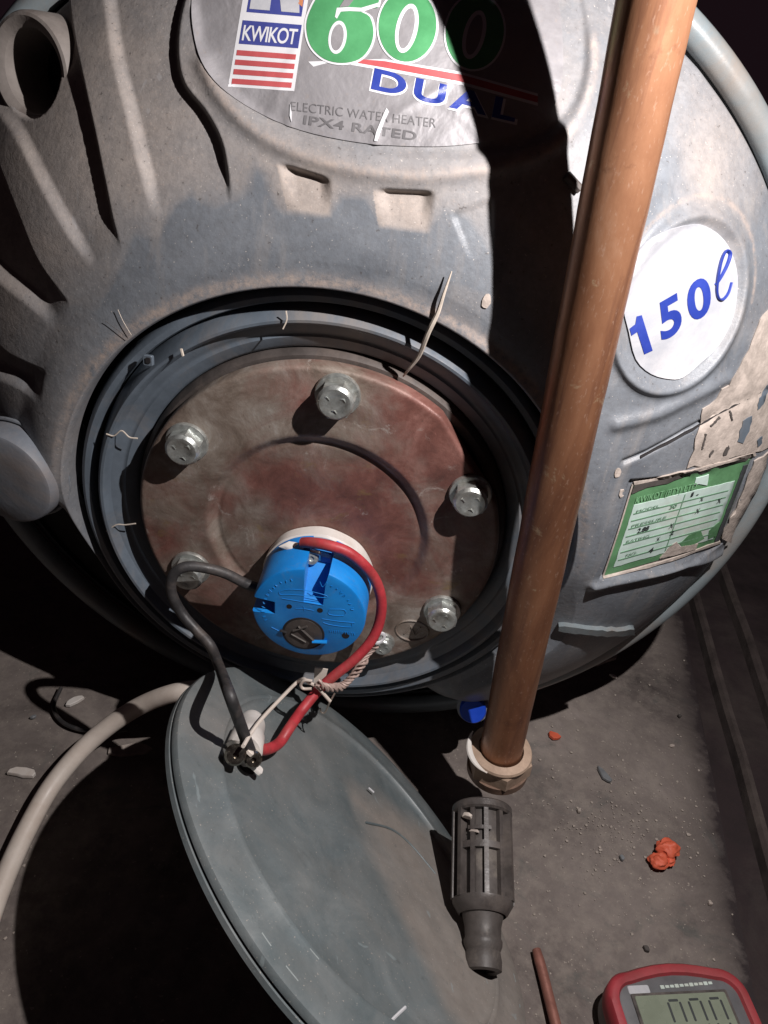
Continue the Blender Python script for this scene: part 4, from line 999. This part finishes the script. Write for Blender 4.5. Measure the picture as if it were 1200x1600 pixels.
# fibres
def fibre(P, r, lab, mat='fibre', cat='fibre', name='fibre'):
    o = mk(name, *tube(P, r, 5, 6), M[mat]); tag(o, lab, cat); return o
X = [surf([p])[0] for p in ((706, 420), (694, 455), (684, 486))]
X = [x+np.array([0, -.004+.0005*i, 0]) for i, x in enumerate(X)]+[atY((669, 520), .357), atY((655, 555), .364), atY((640, 575), .368), atY((630, 588), .372)]
o = mk('straw', *tube(X, .0011, 7, 6, True, lambda t: .2+.95*math.sin(math.pi*(.03+.9*t))), M['fibre']); tag(o, 'dry pale straw stuck upright across the top of the flange opening', 'straw')
sf = [surf([p])[0]+np.array([0, -.0015, 0]) for p in ((186, 482), (194, 500), (207, 522))]
fibre(sf, .00014, 'fine pale bristle on the grey shell at upper left of the flange opening')
sf = [surf([p])[0]+np.array([0, -.0012, 0]) for p in ((166, 500), (182, 512), (202, 528))]
fibre(sf, .00012, 'fine dark bristle crossing the pale one on the grey shell', 'speck')
fibre([atY(p, .366) for p in ((166, 678), (178, 681), (190, 673), (202, 683), (215, 685))], .0004, 'wavy pale fibre on the left of the inner collar')
fibre([atY(p, .368) for p in ((166, 830), (182, 820), (196, 820), (212, 818))], .0004, 'pale fibre lower left on the inner collar')
fibre([atY(p, .364) for p in ((447, 486), (448, 500), (442, 514))], .0004, 'short pale fibre across the top of the inner collar')
fibre([atY(p, .362) for p in ((283, 545), (286, 556))], .0007, 'short white fibre at upper left of the inner collar')
ccp = atY((232, 563), .3655)
cl = mk('broken_clip', *prism(rrect(.005, .006, .001), ccp, (1, 0, 0), (0, 0, 1), (-.2, -.97, .1), -.001, .001, .0003), M['collar'], heater)
mk('clip_hole', *prism(rrect(.0024, .0032, .0006), ccp+np.array([0.0004, -.0004, .0004]), (1, 0, 0), (0, 0, 1), (-.2, -.97, .1), .0, .0012, .0), M['hole_black'], cl)
# small valve hanging in the shadow right of the 600 sticker
X1 = surf([(884, 272)])[0]; X2 = surf([(905, 295)])[0]
sc_ = mk('shell_screw', *tube([X1+np.array([0, -.003, 0]), X2+np.array([0, -.002, 0])], .0022, 8, 2), M['rubber'], heater)

# grit
mb = MB(); g = random.Random(3)
for k in range(550):
    u = g.random()
    if u < .45: p = (g.gauss(990, 70), g.gauss(1285, 55))
    elif u < .85: p = (g.uniform(800, 1170), g.uniform(1030, 1600))
    else: p = (g.uniform(-40, 330), g.uniform(1000, 1600))
    c_ = atZ(p)
    if c_[0] > edge_x(c_[1])-.004: continue
    r = g.choice([.0003, .0004, .0004, .0005, .0007, .0011])*(1 if g.random() < .95 else 1.7)
    mb.add(*lump((c_[0], c_[1], r*.2-.0006), r, 0, (1, 1, .6), k, .3))
tag(mb.build('floor_grit', M['grain'], None, False), kind='stuff')

# ---------------------------------------------------------------- multimeter
mz = .034
c0 = atZ((938, 1612), mz); c1 = atZ((1176, 1612), mz)
tl = atZ((950, 1525), mz); trr = atZ((1148, 1516), mz)
ax_x = trr-tl; ax_x[2] = 0; mwid = np.linalg.norm(ax_x); ax_x /= mwid; ax_y = np.array([-ax_x[1], ax_x[0], 0]); nz = np.array([0, 0, 1.0])
mwid = np.linalg.norm(c1-c0)*.98; mlen = .165
topc = (atZ((1048, 1512), mz)); mc = topc-ax_y*mlen/2; mc[2] = 0
mm = thing('multimeter', 'red and grey digital multimeter lying on the floor at the bottom right corner', 'multimeter', None, tuple(mc))
def mout(w_, l_, r, bow=.004, n=8):
    o = []
    for cx, cy, a0 in ((w_/2-r, l_/2-r, 0), (-w_/2+r, l_/2-r, 90), (-w_/2+r, -l_/2+r, 180), (w_/2-r, -l_/2+r, 270)):
        for j in range(n+1):
            a_ = math.radians(a0+90*j/n); x, y = cx+r*math.cos(a_), cy+r*math.sin(a_)
            o.append((x, y))
        if a0 == 0: 
            for j in range(1, 6): t = j/6; o.append((w_/2-r-(w_-2*r)*t, l_/2+bow*math.sin(math.pi*t)))
    return o
def ring_loft(rings, org, name, mat, parent, cap=True):
    n = len(rings[0][0]); V = []; Fc = []
    for P, h in rings:
        for u, v in P: V.append(org+ax_x*u+ax_y*v+nz*h)
    for k in range(len(rings)-1):
        for i in range(n): Fc.append((k*n+i, k*n+(i+1) % n, (k+1)*n+(i+1) % n, (k+1)*n+i))
    if cap: Fc.append(tuple((len(rings)-1)*n+i for i in range(n)))
    return mk(name, V, Fc, mat, parent, True, 40)
W_ = mwid; R_ = .016
ring_loft([(mout(W_*.93, mlen*.97, R_), .0), (mout(W_*.98, mlen*.99, R_), .008), (mout(W_*.98, mlen*.99, R_), mz*.62)], mc, 'rear_case', M['dark'], mm)
ring_loft([(mout(W_*.98, mlen*.99, R_), mz*.5), (mout(W_, mlen, R_), mz*.62), (mout(W_, mlen, R_), mz-.003), (mout(W_-.003, mlen-.003, R_-.001), mz-.0006), (mout(W_-.007, mlen-.007, R_-.003), mz), (mout(W_-.0125, mlen-.0125, R_-.005), mz-.0004), (mout(W_-.015, mlen-.015, R_-.006), mz-.003)], mc, 'holster', M['holster'], mm, False)
ring_loft([(mout(W_-.0145, mlen-.0145, R_-.006), mz-.006), (mout(W_-.0145, mlen-.0145, R_-.006), mz-.0026), (mout(W_-.017, mlen-.017, R_-.007), mz-.002)], mc, 'face_panel', M['face'], mm)
def mbox(name, u, v, w_, h_, h0, h1, mat, parent=mm, r=.001, bev=.0003):
    o_ = mc+ax_x*u+ax_y*v; return mk(name, *prism(rrect(w_, h_, r, 3), o_, ax_x, ax_y, nz, h0, h1, bev), mat, parent, True, 30)
ty = mlen/2
mbox('badge', -W_*.27, ty-.0108, W_*.15, .0048, mz-.003, mz-.0014, M['pwhite2'])
for k in range(11): mbox('badge_line', -W_*.10+k*W_*.035, ty-.0100+.0001*k, W_*.028, .0016 if k % 3 else .0021, mz-.003, mz-.0015, M['pale'], r=.0003, bev=.0001)
mbox('bezel', 0, ty-.038, W_*.68, .050, mz-.003, mz-.0010, M['dark'])
scr = mbox('display', 0, ty-.0375, W_*.64, .046, mz-.002, mz-.0006, M['lcd'])
dx = W_*.145
for k in range(3):
    u0 = -W_*.05+k*dx-W_*.015; v0 = ty-.0305
    for (du, dv_, w_, h_) in ((0, .0125, .0062, .0014), (0, -.0125, .0062, .0014), (-.0038, .0062, .0014, .0108), (.0038, .0062, .0014, .0108), (-.0038, -.0062, .0014, .0108), (.0038, -.0062, .0014, .0108)):
        mbox('digit_segment', u0+du, v0+dv_, w_, h_, mz-.001, mz-.00045, M['ink'], scr, .0005, .0001)
# hidden lower controls of the meter
knob_c = mc-ax_y*.025
mk('range_knob', *lathe([(.0001, mz-.003), (.019, mz-.003), (.019, mz+.004), (.0175, mz+.0055), (.0001, mz+.0055)], knob_c, nz, 40), M['dark'], mm)
